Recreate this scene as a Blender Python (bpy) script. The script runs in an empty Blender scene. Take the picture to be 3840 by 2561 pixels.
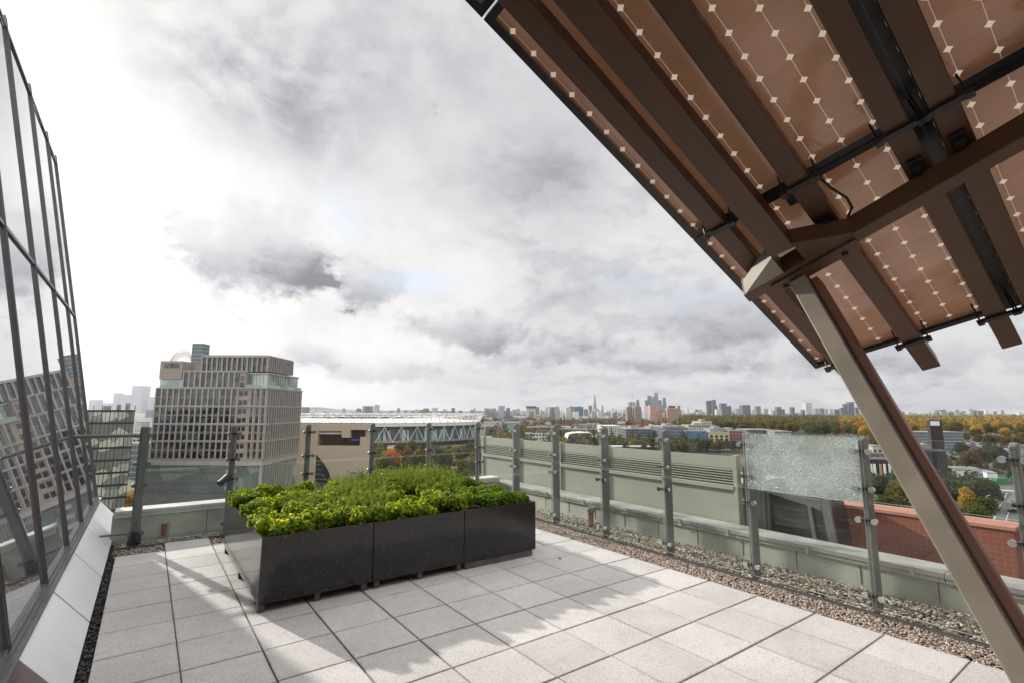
import bpy, math, random
import numpy as np
from mathutils import Vector, Matrix
rnd = random.Random(7); rng = np.random.default_rng(7)
SC = bpy.context.scene; COL = SC.collection
# ------------------------------------------------------------------ camera
EYE = 1.72694; FPX = 1864.7; PITCH, ROLL, YAW = 0.137592, 0.00248, 0.62769
CAM = np.array([0, 0, EYE])
FW = np.array([math.sin(YAW)*math.cos(PITCH), math.cos(YAW)*math.cos(PITCH), math.sin(PITCH)])
_r = np.array([math.cos(YAW), -math.sin(YAW), 0]); _u = np.cross(_r, FW)
RT = _r*math.cos(ROLL)+_u*math.sin(ROLL); UP = -_r*math.sin(ROLL)+_u*math.cos(ROLL)
FH = np.array([math.sin(YAW), math.cos(YAW), 0.]); RH = np.array([math.cos(YAW), -math.sin(YAW), 0.])
cd = bpy.data.cameras.new('camera'); cam = bpy.data.objects.new('camera', cd); COL.objects.link(cam)
cd.sensor_width = 36; cd.lens = FPX/3840*36; cd.clip_start = 0.05; cd.clip_end = 40000
cam.matrix_world = Matrix(((RT[0], UP[0], -FW[0], CAM[0]), (RT[1], UP[1], -FW[1], CAM[1]), (RT[2], UP[2], -FW[2], CAM[2]), (0, 0, 0, 1)))
SC.camera = cam
# ------------------------------------------------------------------ exposure, light
SC.view_settings.view_transform = 'Standard'; SC.view_settings.look = 'None'
SC.view_settings.exposure = 0.75; SC.view_settings.gamma = 1; SC.view_settings.use_curve_mapping = False
SC.render.engine = 'CYCLES'
SC.cycles.transparent_max_bounces = 24; SC.cycles.max_bounces = 8; SC.cycles.diffuse_bounces = 4
SC.cycles.use_denoising = True; SC.cycles.volume_bounces = 0
SC.cycles.caustics_reflective = False; SC.cycles.caustics_refractive = False
SUN_DIR = Vector((-0.263, 0.886, 0.382)).normalized()
SUN_EL = math.asin(SUN_DIR.z); SUN_AZ = math.atan2(SUN_DIR.x, SUN_DIR.y)
ld = bpy.data.lights.new('sun', 'SUN'); ld.energy = 3.0; ld.angle = math.radians(0.9); ld.color = (1, .93, .84)
sun = bpy.data.objects.new('sun', ld); COL.objects.link(sun)
sun.rotation_euler = (-SUN_DIR).to_track_quat('-Z', 'Y').to_euler()

class NT:
    """tiny builder for shader node trees"""
    def __init__(s, nt): s.nt = nt
    def n(s, t, **k):
        x = s.nt.nodes.new(t)
        for a, b in k.items(): setattr(x, a, b)
        return x
    def put(s, sock, v):
        if isinstance(v, bpy.types.NodeSocket): s.nt.links.new(v, sock)
        elif v is not None: sock.default_value = v
    def m(s, op, a, b=None, c=None, clamp=False):
        x = s.n('ShaderNodeMath', operation=op, use_clamp=clamp)
        for i, v in enumerate((a, b, c)):
            if v is not None: s.put(x.inputs[i], v)
        return x.outputs[0]
    def mix(s, f, a, b, blend='MIX'):
        x = s.n('ShaderNodeMix', data_type='RGBA', blend_type=blend)
        s.put(x.inputs[0], f); s.put(x.inputs[6], col4(a)); s.put(x.inputs[7], col4(b)); return x.outputs[2]
    def ramp(s, f, a, b):
        x = s.n('ShaderNodeMapRange', interpolation_type='SMOOTHSTEP'); s.put(x.inputs[0], f)
        x.inputs[1].default_value = a; x.inputs[2].default_value = b; return x.outputs[0]
    def noise(s, vec, scale, detail=4, rough=.55, dist=0):
        x = s.n('ShaderNodeTexNoise'); s.put(x.inputs['Vector'], vec); x.inputs['Scale'].default_value = scale
        x.inputs['Detail'].default_value = detail; x.inputs['Roughness'].default_value = rough
        x.inputs['Distortion'].default_value = dist; return x.outputs['Fac']
    def sep(s, v):
        x = s.n('ShaderNodeSeparateXYZ'); s.put(x.inputs[0], v); return x.outputs
    def comb(s, a, b, c):
        x = s.n('ShaderNodeCombineXYZ')
        for i, v in enumerate((a, b, c)): s.put(x.inputs[i], v)
        return x.outputs[0]
def col4(c):
    if isinstance(c, (tuple, list)) and len(c) == 3: return (*c, 1)
    return c

def make_world():
    w = bpy.data.worlds.new('World'); SC.world = w; w.use_nodes = True
    nt = w.node_tree; nt.nodes.clear(); N = NT(nt)
    out = N.n('ShaderNodeOutputWorld'); bg = N.n('ShaderNodeBackground'); bg.inputs[1].default_value = 0.1
    nt.links.new(bg.outputs[0], out.inputs[0])
    sky = N.n('ShaderNodeTexSky', sky_type='NISHITA', sun_disc=False, sun_elevation=SUN_EL, sun_rotation=SUN_AZ, air_density=1.0, dust_density=1.5, altitude=60)
    d = N.n('ShaderNodeTexCoord').outputs['Generated']
    x, y, z = N.sep(d)
    az = N.m('MULTIPLY', N.m('ARCTAN2', x, y), 57.2958); el = N.m('MULTIPLY', N.m('ARCSINE', z), 57.2958)
    # cloud layer seen in perspective: project the direction on a plane overhead
    zz = N.m('ADD', N.m('MAXIMUM', z, 0.0), 0.30)
    P = N.comb(N.m('DIVIDE', x, zz), N.m('DIVIDE', y, zz), 0.0)
    D3 = N.comb(x, y, N.m('MULTIPLY', z, 1.35))
    n1 = N.noise(P, 1.5, 8, .56, .4); n2 = N.noise(D3, 7.0, 9, .6, .3); n3 = N.noise(P, .7, 4)
    fd = N.noise(D3, 15, 10, .6, .1); fe = N.noise(D3, 34, 8, .62)
    wx = N.m('MULTIPLY', N.m('SUBTRACT', N.noise(D3, 5, 5, .6), .5), 9); wy = N.m('MULTIPLY', N.m('SUBTRACT', N.noise(N.comb(y, z, x), 6, 5, .6), .5), 6)
    azw, elw = N.m('ADD', az, wx), N.m('ADD', el, wy)
    def bank(a, e, ra, re, amp):
        u = N.m('DIVIDE', N.m('SUBTRACT', azw, a), ra); v = N.m('DIVIDE', N.m('SUBTRACT', elw, e), re)
        return N.m('MULTIPLY', N.m('EXPONENT', N.m('MULTIPLY', N.m('ADD', N.m('MULTIPLY', u, u), N.m('MULTIPLY', v, v)), -1.0)), amp)
    lump = N.m('ADD', N.m('MULTIPLY', N.m('SUBTRACT', fd, .5), 1.25), N.m('MULTIPLY', N.m('SUBTRACT', fe, .5), .45))
    def cumulus(a, e, ra, re, amp):
        """a heap cloud: crisp lumpy paler top, darker flat base"""
        m = N.ramp(N.m('ADD', bank(a, e, ra, re, 1.0), lump), .22, .66)
        base = N.m('ADD', .30, N.m('MULTIPLY', N.ramp(N.m('ADD', N.m('SUBTRACT', e, elw), N.m('MULTIPLY', lump, re*.8)), -re*.8, re*.7), .80))
        return N.m('MULTIPLY', N.m('MULTIPLY', m, base), amp)
    VEILS = [(1.5, 32, 11, 6.5, .34), (10.5, 32, 10, 6, .28), (14, 26.5, 6, 3.2, .18), (7, 41, 18, 5, .2), (28, 37, 14, 8, .22), (40, 27, 9, 6, .14), (42, 22, 9, 5, .10), (47, 13, 10, 3.4, .09), (60, 11, 12, 4, .10), (56, 5, 14, 2.0, .08)]
    HEAPS = [(8.6, 15.9, 8.4, 5.2, .40), (12.0, 14.6, 4.6, 3.2, .24), (19.4, 13.8, 4.2, 3.0, .34), (30.8, 8.9, 6.4, 2.3, .29), (14, 5.3, 3.4, 1.2, .2), (21.5, 4.4, 7, 1.2, .2), (40, 7.2, 9, 1.8, .17), (52, 6.0, 10, 1.8, .15), (61, 9.6, 9, 2.8, .13), (71, 5, 10, 1.8, .16), (45, 14.5, 8, 3.0, .08)]
    dark = None
    for k in VEILS:
        v = bank(*k); dark = v if dark is None else N.m('ADD', dark, v)
    dark = N.m('MULTIPLY', dark, N.m('ADD', .28, N.m('MULTIPLY', N.ramp(N.m('ADD', n2, N.m('MULTIPLY', lump, .12)), .30, .68), 1.0)))
    for k in HEAPS: dark = N.m('ADD', dark, cumulus(*k))
    field = N.m('MULTIPLY', N.ramp(N.m('ADD', N.noise(P, 4.6, 9, .6, .2), N.m('MULTIPLY', N.m('SUBTRACT', fe, .5), .25)), .45, .64), N.m('MULTIPLY', N.ramp(az, 18, 40), N.m('SUBTRACT', 1.0, N.ramp(el, 24, 36))))
    dark = N.m('ADD', dark, N.m('MULTIPLY', field, .12))
    sd = N.n('ShaderNodeVectorMath', operation='DOT_PRODUCT'); nt.links.new(d, sd.inputs[0]); sd.inputs[1].default_value = SUN_DIR
    s = N.m('MAXIMUM', sd.outputs['Value'], 0.0)
    glow = N.m('ADD', N.m('MULTIPLY', N.m('POWER', s, 4.0), .22), N.m('MULTIPLY', N.m('POWER', s, 30.0), .35))
    # added brightness in the unseen sky overhead and behind, lifting the ambient light
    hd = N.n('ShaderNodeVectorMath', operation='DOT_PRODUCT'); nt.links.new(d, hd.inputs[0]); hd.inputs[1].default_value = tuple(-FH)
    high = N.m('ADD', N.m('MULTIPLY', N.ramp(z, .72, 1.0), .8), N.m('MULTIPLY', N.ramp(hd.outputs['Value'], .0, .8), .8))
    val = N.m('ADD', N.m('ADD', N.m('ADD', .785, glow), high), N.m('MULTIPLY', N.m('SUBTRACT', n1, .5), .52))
    val = N.m('ADD', val, N.m('MULTIPLY', N.m('MULTIPLY', N.m('SUBTRACT', n2, .5), .38), N.ramp(z, -.02, .12)))
    val = N.m('SUBTRACT', val, dark)
    val = N.m('MAXIMUM', N.m('MINIMUM', val, 1.9), .25)
    tint = N.mix(N.ramp(val, .4, .95), (.95, .955, 1.04), (1.0, .985, .962))
    cl = N.n('ShaderNodeVectorMath', operation='SCALE'); nt.links.new(tint, cl.inputs[0]); nt.links.new(N.m('MULTIPLY', val, 6.1), cl.inputs['Scale'])
    gap = N.m('MULTIPLY', N.ramp(N.m('SUBTRACT', n3, N.m('MULTIPLY', glow, .35)), .53, .68), .35)
    gap = N.m('ADD', gap, N.m('ADD', bank(24.5, 14.3, 4.5, 1.6, .5), bank(17.5, 21.5, 2.6, 3.0, .35)), clamp=True)
    c = N.mix(gap, cl.outputs[0], sky.outputs[0])
    # the lower half of the sphere is never seen: plain ground tone
    c = N.mix(N.ramp(z, -.06, -.01), (1.3, 1.25, 1.2), c)
    nt.links.new(c, bg.inputs[0])
make_world()

# ------------------------------------------------------------------ materials
def mat(name, base, rough=.6, metal=0., var=.12, scale=6., bump=0., bscale=60., spec=.5, coat=0., obj=False, var2=None):
    m = bpy.data.materials.new(name); m.use_nodes = True; nt = m.node_tree; N = NT(nt)
    b = nt.nodes['Principled BSDF']; b.inputs['Roughness'].default_value = rough; b.inputs['Metallic'].default_value = metal
    b.inputs['Specular IOR Level'].default_value = spec
    if coat: b.inputs['Coat Weight'].default_value = coat; b.inputs['Coat Roughness'].default_value = .06
    vec = N.n('ShaderNodeTexCoord').outputs['Object'] if obj else N.n('ShaderNodeNewGeometry').outputs['Position']
    if var:
        f = N.noise(vec, scale, 6, .6)
        lo = tuple(max(0, c*(1-var*1.6)) for c in base); hi = var2 or tuple(min(1, c*(1+var*1.6)) for c in base)
        nt.links.new(N.mix(N.ramp(f, .28, .72), lo, hi), b.inputs['Base Color'])
        nt.links.new(N.m('ADD', rough-.06, N.m('MULTIPLY', N.noise(vec, scale*2.7, 4), .12)), b.inputs['Roughness'])
    else: b.inputs['Base Color'].default_value = (*base, 1)
    if bump:
        bp = N.n('ShaderNodeBump'); bp.inputs['Strength'].default_value = bump; bp.inputs['Distance'].default_value = .01
        nt.links.new(N.noise(vec, bscale, 4), bp.inputs['Height']); nt.links.new(bp.outputs[0], b.inputs['Normal'])
    return m
MT = {}
MT['paint'] = mat('beige_frame_paint', (.245, .22, .17), .42, var=.1, scale=4)
MT['rafter'] = mat('brown_rafter_paint', (.088, .044, .022), .45, var=.08, scale=2.5)
MT['strut_back'] = mat('brown_strut_paint', (.20, .088, .048), .45, var=.08, scale=2.5)
MT['dark_metal'] = mat('black_metal', (.012, .012, .013), .4, var=.1)
MT['anodised'] = mat('black_anodised_frame', (.010, .010, .011), .35, var=.05)
MT['post'] = mat('grey_green_post_paint', (.135, .148, .14), .4, var=.08, scale=4)
MT['screen'] = mat('sage_panel_paint', (.345, .36, .305), .5, var=.04, scale=1.2)
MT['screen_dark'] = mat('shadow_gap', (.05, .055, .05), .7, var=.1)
MT['upstand'] = mat('pale_green_upstand_membrane', (.43, .45, .39), .55, var=.14, scale=1.6, bump=.1)
MT['coping'] = mat('weathered_metal_coping', (.365, .37, .35), .5, var=.16, scale=2.6, bump=.12, bscale=25)
MT['coping_sunlit_tone'] = mat('sunlit_toned_coping', (.62, .63, .61), .45, var=.1, scale=2.6, bump=.1, bscale=25)  # coping metal with its sunlit brightness put into the colour
MT['steel'] = mat('polished_steel', (.62, .62, .60), .22, 1., var=.05)
MT['mullion'] = mat('dark_bronze_mullion', (.032, .030, .033), .32, .3, var=.08)
MT['mullion_edge'] = mat('grey_gasket', (.17, .165, .175), .4, .3, var=.06)
MT['sill'] = mat('silver_white_sill_panel', (.90, .91, .94), .34, .1, var=.03, scale=1.3)
MT['granite'] = mat('black_polished_granite', (.011, .0112, .0115), .12, var=.45, scale=28, spec=.55)
MT['leg'] = mat('grey_planter_leg', (.10, .10, .10), .6, var=.15)
MT['soil'] = mat('dark_soil', (.022, .016, .011), .95, var=.4, scale=30)
MT['deckbase'] = mat('roof_membrane_dark', (.028, .028, .03), .85, var=.3, scale=20)
MT['asphalt'] = mat('asphalt', (.11, .11, .112), .9, var=.12, scale=.3)
MT['marking'] = mat('white_road_paint', (.7, .7, .68), .7, var=.08)
MT['kerb'] = mat('kerb_concrete', (.20, .175, .14), .8, var=.12)
MT['red_pipe'] = mat('red_oxide_pipe', (.22, .075, .05), .7, var=.2, scale=14)
MT['pipe_cap'] = mat('grey_pipe_cap', (.16, .19, .17), .6, var=.15)
MT['bark'] = mat('bark', (.06, .045, .032), .9, var=.25, scale=3)

def glass_mat(name, tint=(.965, .982, .975), ior=1.5, refl=1.0, dirt=.007):
    m = bpy.data.materials.new(name); m.use_nodes = True; nt = m.node_tree; nt.nodes.clear(); N = NT(nt)
    out = N.n('ShaderNodeOutputMaterial'); tr = N.n('ShaderNodeBsdfTransparent'); tr.inputs[0].default_value = (*tint, 1)
    gl = N.n('ShaderNodeBsdfGlossy'); gl.inputs['Roughness'].default_value = .005; gl.inputs[0].default_value = (refl, refl, refl, 1)
    fr = N.n('ShaderNodeFresnel'); fr.inputs[0].default_value = ior
    mx = N.n('ShaderNodeMixShader'); bf = N.n('ShaderNodeNewGeometry').outputs['Backfacing']; nt.links.new(N.m('MULTIPLY', fr.outputs[0], N.m('SUBTRACT', 1.0, bf)), mx.inputs[0]); nt.links.new(tr.outputs[0], mx.inputs[1]); nt.links.new(gl.outputs[0], mx.inputs[2])
    df = N.n('ShaderNodeBsdfDiffuse'); df.inputs[0].default_value = (.7, .72, .7, 1)
    mx2 = N.n('ShaderNodeMixShader'); pos = N.n('ShaderNodeNewGeometry').outputs['Position']
    nt.links.new(N.m('MULTIPLY', N.ramp(N.noise(pos, 3.5, 6, .65), .42, .8), dirt*3), mx2.inputs[0])
    nt.links.new(mx.outputs[0], mx2.inputs[1]); nt.links.new(df.outputs[0], mx2.inputs[2]); nt.links.new(mx2.outputs[0], out.inputs[0])
    return m
MT['glass'] = glass_mat('balustrade_glass')
MT['glass_edge'] = mat('green_glass_edge', (.50, .58, .54), .25, var=.05)
def window_mat(name, base=(.02, .024, .028), ior=2.0, rough=.02, wob=0., vscale=.3, lite=None):
    m = mat(name, base, rough, var=0); b = m.node_tree.nodes['Principled BSDF']; b.inputs['IOR'].default_value = ior; N = NT(m.node_tree)
    pos = N.n('ShaderNodeNewGeometry').outputs['Position']
    if lite:
        vo = N.n('ShaderNodeTexVoronoi'); vo.inputs['Scale'].default_value = vscale; N.put(vo.inputs['Vector'], pos)
        r = N.sep(vo.outputs['Color'])[0]
        m.node_tree.links.new(N.mix(N.ramp(r, .5, .9), base, lite), b.inputs['Base Color'])
    if wob:
        bp = N.n('ShaderNodeBump'); bp.inputs['Strength'].default_value = wob; bp.inputs['Distance'].default_value = .02
        m.node_tree.links.new(N.noise(pos, .9, 2), bp.inputs['Height']); m.node_tree.links.new(bp.outputs[0], b.inputs['Normal'])
    return m
MT['facade_glass'] = window_mat('reflective_facade_glass', (.58, .60, .63), 2.3, .012, .012); MT['facade_glass'].node_tree.nodes['Principled BSDF'].inputs['Metallic'].default_value = .86
MT['win_dark'] = window_mat('dark_window_glass', (.012, .014, .018), 1.55, .05)
MT['win_mix'] = window_mat('mixed_window_glass', (.010, .012, .016), 1.6, .06, lite=(.07, .085, .10), vscale=.45)
MT['win_green'] = window_mat('green_tinted_glass', (.17, .225, .215), 1.9, .04, .02, lite=(.36, .42, .39), vscale=.22)
MT['win_office'] = window_mat('office_window_glass', (.16, .18, .155), 1.9, .05, .02, lite=(.50, .52, .44), vscale=.35)
MT['bay_glass'] = window_mat('bay_window_glass', (.03, .035, .025), 1.7, .03, .02)

def paving_mat():
    m = bpy.data.materials.new('granite_aggregate_paving'); m.use_nodes = True; nt = m.node_tree; N = NT(nt); b = nt.nodes['Principled BSDF']
    pos = N.n('ShaderNodeNewGeometry').outputs['Position']; x, y, z = N.sep(pos)
    big = N.noise(pos, 1.3, 5, .6); mid = N.noise(pos, 9, 5, .6); fine = N.noise(pos, 85, 3, .65); fine2 = N.noise(pos, 36, 5, .7)
    isl = N.n('ShaderNodeNewGeometry').outputs['Random Per Island']
    c = N.mix(N.ramp(big, .3, .7), (.545, .53, .52), (.645, .63, .62))
    c = N.mix(N.m('MULTIPLY', N.ramp(mid, .5, .75), .4), c, (.42, .40, .375))
    c = N.mix(N.m('MULTIPLY', N.ramp(fine, .52, .66), .62), c, (.19, .18, .175))
    c = N.mix(N.m('MULTIPLY', N.ramp(fine2, .53, .67), .4), c, (.30, .28, .265))
    c = N.mix(N.m('MULTIPLY', N.ramp(N.noise(pos, 5.1, 7, .7), .63, .8), .35), c, (.30, .285, .25))
    fx_ = N.m('ABSOLUTE', N.m('SUBTRACT', N.m('FRACT', N.m('DIVIDE', N.m('SUBTRACT', x, .319735), .5)), .5)); fy_ = N.m('ABSOLUTE', N.m('SUBTRACT', N.m('FRACT', N.m('DIVIDE', N.m('SUBTRACT', y, 4.199955), .50838)), .5))
    edge = N.ramp(N.m('ADD', N.m('MAXIMUM', fx_, fy_), N.m('MULTIPLY', N.m('SUBTRACT', N.noise(pos, 14, 5, .7), .5), .12)), .44, .51)
    c = N.mix(N.m('MULTIPLY', N.m('MULTIPLY', edge, N.ramp(N.noise(pos, 2.2, 5, .65), .3, .65)), .5), c, (.27, .245, .22))
    c = N.mix(N.m('MULTIPLY', N.ramp(N.noise(pos, .8, 6, .65, .6), .52, .72), .28), c, (.36, .345, .325))
    hv = N.n('ShaderNodeHueSaturation'); hv.inputs['Value'].default_value = 1; nt.links.new(c, hv.inputs['Color'])
    nt.links.new(N.m('ADD', .92, N.m('MULTIPLY', isl, .18)), hv.inputs['Value'])
    nt.links.new(hv.outputs[0], b.inputs['Base Color']); b.inputs['Roughness'].default_value = .85
    bp = N.n('ShaderNodeBump'); bp.inputs['Strength'].default_value = .35; bp.inputs['Distance'].default_value = .003
    nt.links.new(fine2, bp.inputs['Height']); nt.links.new(bp.outputs[0], b.inputs['Normal'])
    return m
MT['paving'] = paving_mat()

def attr_mat(name, rough=.8, transl=0., spec=.3, mul=None):
    """base colour from a per-face colour layer (the thing's own colour)"""
    m = bpy.data.materials.new(name); m.use_nodes = True; nt = m.node_tree; N = NT(nt); b = nt.nodes['Principled BSDF']
    a = N.n('ShaderNodeAttribute', attribute_name='tone'); b.inputs['Roughness'].default_value = rough; b.inputs['Specular IOR Level'].default_value = spec
    c = a.outputs['Color']
    if mul: c = N.mix(1.0, c, mul, 'MULTIPLY')
    nt.links.new(c, b.inputs['Base Color'])
    if transl:
        t = N.n('ShaderNodeBsdfTranslucent'); nt.links.new(N.mix(1.0, c, (1.75, 1.5, .6), 'MULTIPLY'), t.inputs[0])
        mx = N.n('ShaderNodeMixShader'); mx.inputs[0].default_value = transl
        nt.links.new(b.outputs[0], mx.inputs[1]); nt.links.new(t.outputs[0], mx.inputs[2]); nt.links.new(mx.outputs[0], nt.nodes['Material Output'].inputs[0])
    return m
MT['pebble'] = attr_mat('gravel_pebbles', .75)
MT['leafy'] = attr_mat('soft_leaf', .5, .5, .25)
MT['leaf_green'] = attr_mat('tree_leaf_green', .7, .3, mul=(.080, .100, .030))
MT['leaf_dark'] = attr_mat('tree_leaf_dark', .7, .25, mul=(.050, .064, .026))
MT['leaf_olive'] = attr_mat('tree_leaf_olive', .7, .3, mul=(.125, .11, .03))
MT['leaf_yellow'] = attr_mat('tree_leaf_yellow', .7, .35, mul=(.34, .245, .045))
MT['leaf_orange'] = attr_mat('tree_leaf_orange', .7, .35, mul=(.36, .17, .035))
MT['leaf_brown'] = attr_mat('tree_leaf_brown', .7, .3, mul=(.12, .078, .035))

def cells_mat():
    m = bpy.data.materials.new('solar_cells_underside'); m.use_nodes = True; nt = m.node_tree; N = NT(nt); b = nt.nodes['Principled BSDF']
    uv = N.n('ShaderNodeUVMap').outputs[0]; u, v, _ = N.sep(uv)
    fu = N.m('ABSOLUTE', N.m('SUBTRACT', N.m('FRACT', u), .5)); fv = N.m('ABSOLUTE', N.m('SUBTRACT', N.m('FRACT', v), .5))
    r = N.m('SQRT', N.m('ADD', N.m('MULTIPLY', fu, fu), N.m('MULTIPLY', fv, fv)))
    star = N.m('GREATER_THAN', r, .617); lu = N.m('MULTIPLY', N.m('GREATER_THAN', fu, .4925), .8)
    lv = N.m('MULTIPLY', N.m('GREATER_THAN', fv, .4955), .22)
    w = N.m('MAXIMUM', N.m('MAXIMUM', star, lu), lv)
    pos = N.n('ShaderNodeNewGeometry').outputs['Position']
    cc = N.mix(N.ramp(N.noise(pos, 3.2, 5, .6), .3, .7), (.43, .225, .135), (.53, .30, .195))
    cc = N.mix(N.m('MULTIPLY', N.ramp(N.noise(pos, 28, 6, .7), .55, .8), .3), cc, (.13, .085, .065))
    wn = N.n('ShaderNodeTexWhiteNoise', noise_dimensions='2D'); N.put(wn.inputs['Vector'], N.comb(N.m('FLOOR', u), N.m('FLOOR', v), 0.0))
    hs = N.n('ShaderNodeHueSaturation'); nt.links.new(cc, hs.inputs['Color']); nt.links.new(N.m('ADD', .94, N.m('MULTIPLY', wn.outputs['Value'], .12)), hs.inputs['Value']); cc = hs.outputs[0]
    b.inputs['Coat Weight'].default_value = .8; b.inputs['Coat Roughness'].default_value = .05; b.inputs['Coat IOR'].default_value = 1.6
    nt.links.new(N.mix(w, cc, (.62, .52, .41)), b.inputs['Base Color']); b.inputs['Roughness'].default_value = .22
    tl = N.n('ShaderNodeBsdfTranslucent'); nt.links.new(N.mix(w, (.50, .25, .14), (.80, .68, .55)), tl.inputs[0])   # daylight through the gaps between the cells
    mx = N.n('ShaderNodeMixShader'); nt.links.new(N.m('ADD', N.m('MULTIPLY', w, .26), .07), mx.inputs[0]); nt.links.new(b.outputs[0], mx.inputs[1]); nt.links.new(tl.outputs[0], mx.inputs[2])
    nt.links.new(mx.outputs[0], nt.nodes['Material Output'].inputs[0])
    return m
MT['cells'] = cells_mat()

def brick_mat(name, a=(.235, .064, .036), b2=(.29, .088, .052), mortar=(.265, .115, .08), sx=.055, sy=.05, gap=.009):
    """stacked terracotta tiles / brick laid out along the wall (UV in metres)"""
    m = bpy.data.materials.new(name); m.use_nodes = True; nt = m.node_tree; N = NT(nt); b = nt.nodes['Principled BSDF']
    uv = N.n('ShaderNodeUVMap').outputs[0]; u, v, _ = N.sep(uv)
    gu = N.m('LESS_THAN', N.m('FRACT', N.m('DIVIDE', u, sx)), gap/sx); gv = N.m('LESS_THAN', N.m('FRACT', N.m('DIVIDE', v, sy)), gap/sy)
    pos = N.n('ShaderNodeNewGeometry').outputs['Position']
    c = N.mix(N.ramp(N.noise(pos, 1.1, 6, .6), .3, .7), a, b2)
    nt.links.new(N.mix(N.m('MAXIMUM', gu, gv), c, mortar), b.inputs['Base Color']); b.inputs['Roughness'].default_value = .8
    return m
MT['brick'] = brick_mat('terracotta_tile_wall')
MT['brick_cap'] = mat('pink_terracotta_coping', (.42, .20, .145), .7, var=.1, scale=3)

def fac(name, wall, win=(.03, .035, .045), bw=3.2, sh=3.2, wx=(.22, .78), wy=(.3, .8), rough=.75, bandc=None):
    """facade of a far building: window openings by bay and storey (UV in metres)"""
    m = bpy.data.materials.new(name); m.use_nodes = True; nt = m.node_tree; N = NT(nt); b = nt.nodes['Principled BSDF']
    uv = N.n('ShaderNodeUVMap').outputs[0]; u, v, _ = N.sep(uv)
    fu = N.m('FRACT', N.m('DIVIDE', u, bw)); fv = N.m('FRACT', N.m('DIVIDE', v, sh))
    iu = N.m('MULTIPLY', N.m('GREATER_THAN', fu, wx[0]), N.m('LESS_THAN', fu, wx[1]))
    iv = N.m('MULTIPLY', N.m('GREATER_THAN', fv, wy[0]), N.m('LESS_THAN', fv, wy[1]))
    pos = N.n('ShaderNodeNewGeometry').outputs['Position']
    wl = N.mix(N.ramp(N.noise(pos, .12, 5, .6), .3, .7), tuple(c*.85 for c in wall), tuple(c*1.12 for c in wall))
    if bandc: wl = N.mix(N.m('LESS_THAN', fv, wy[0]*.7), wl, bandc)
    nt.links.new(N.mix(N.m('MULTIPLY', iu, iv), wl, win), b.inputs['Base Color']); b.inputs['Roughness'].default_value = rough
    return m
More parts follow.
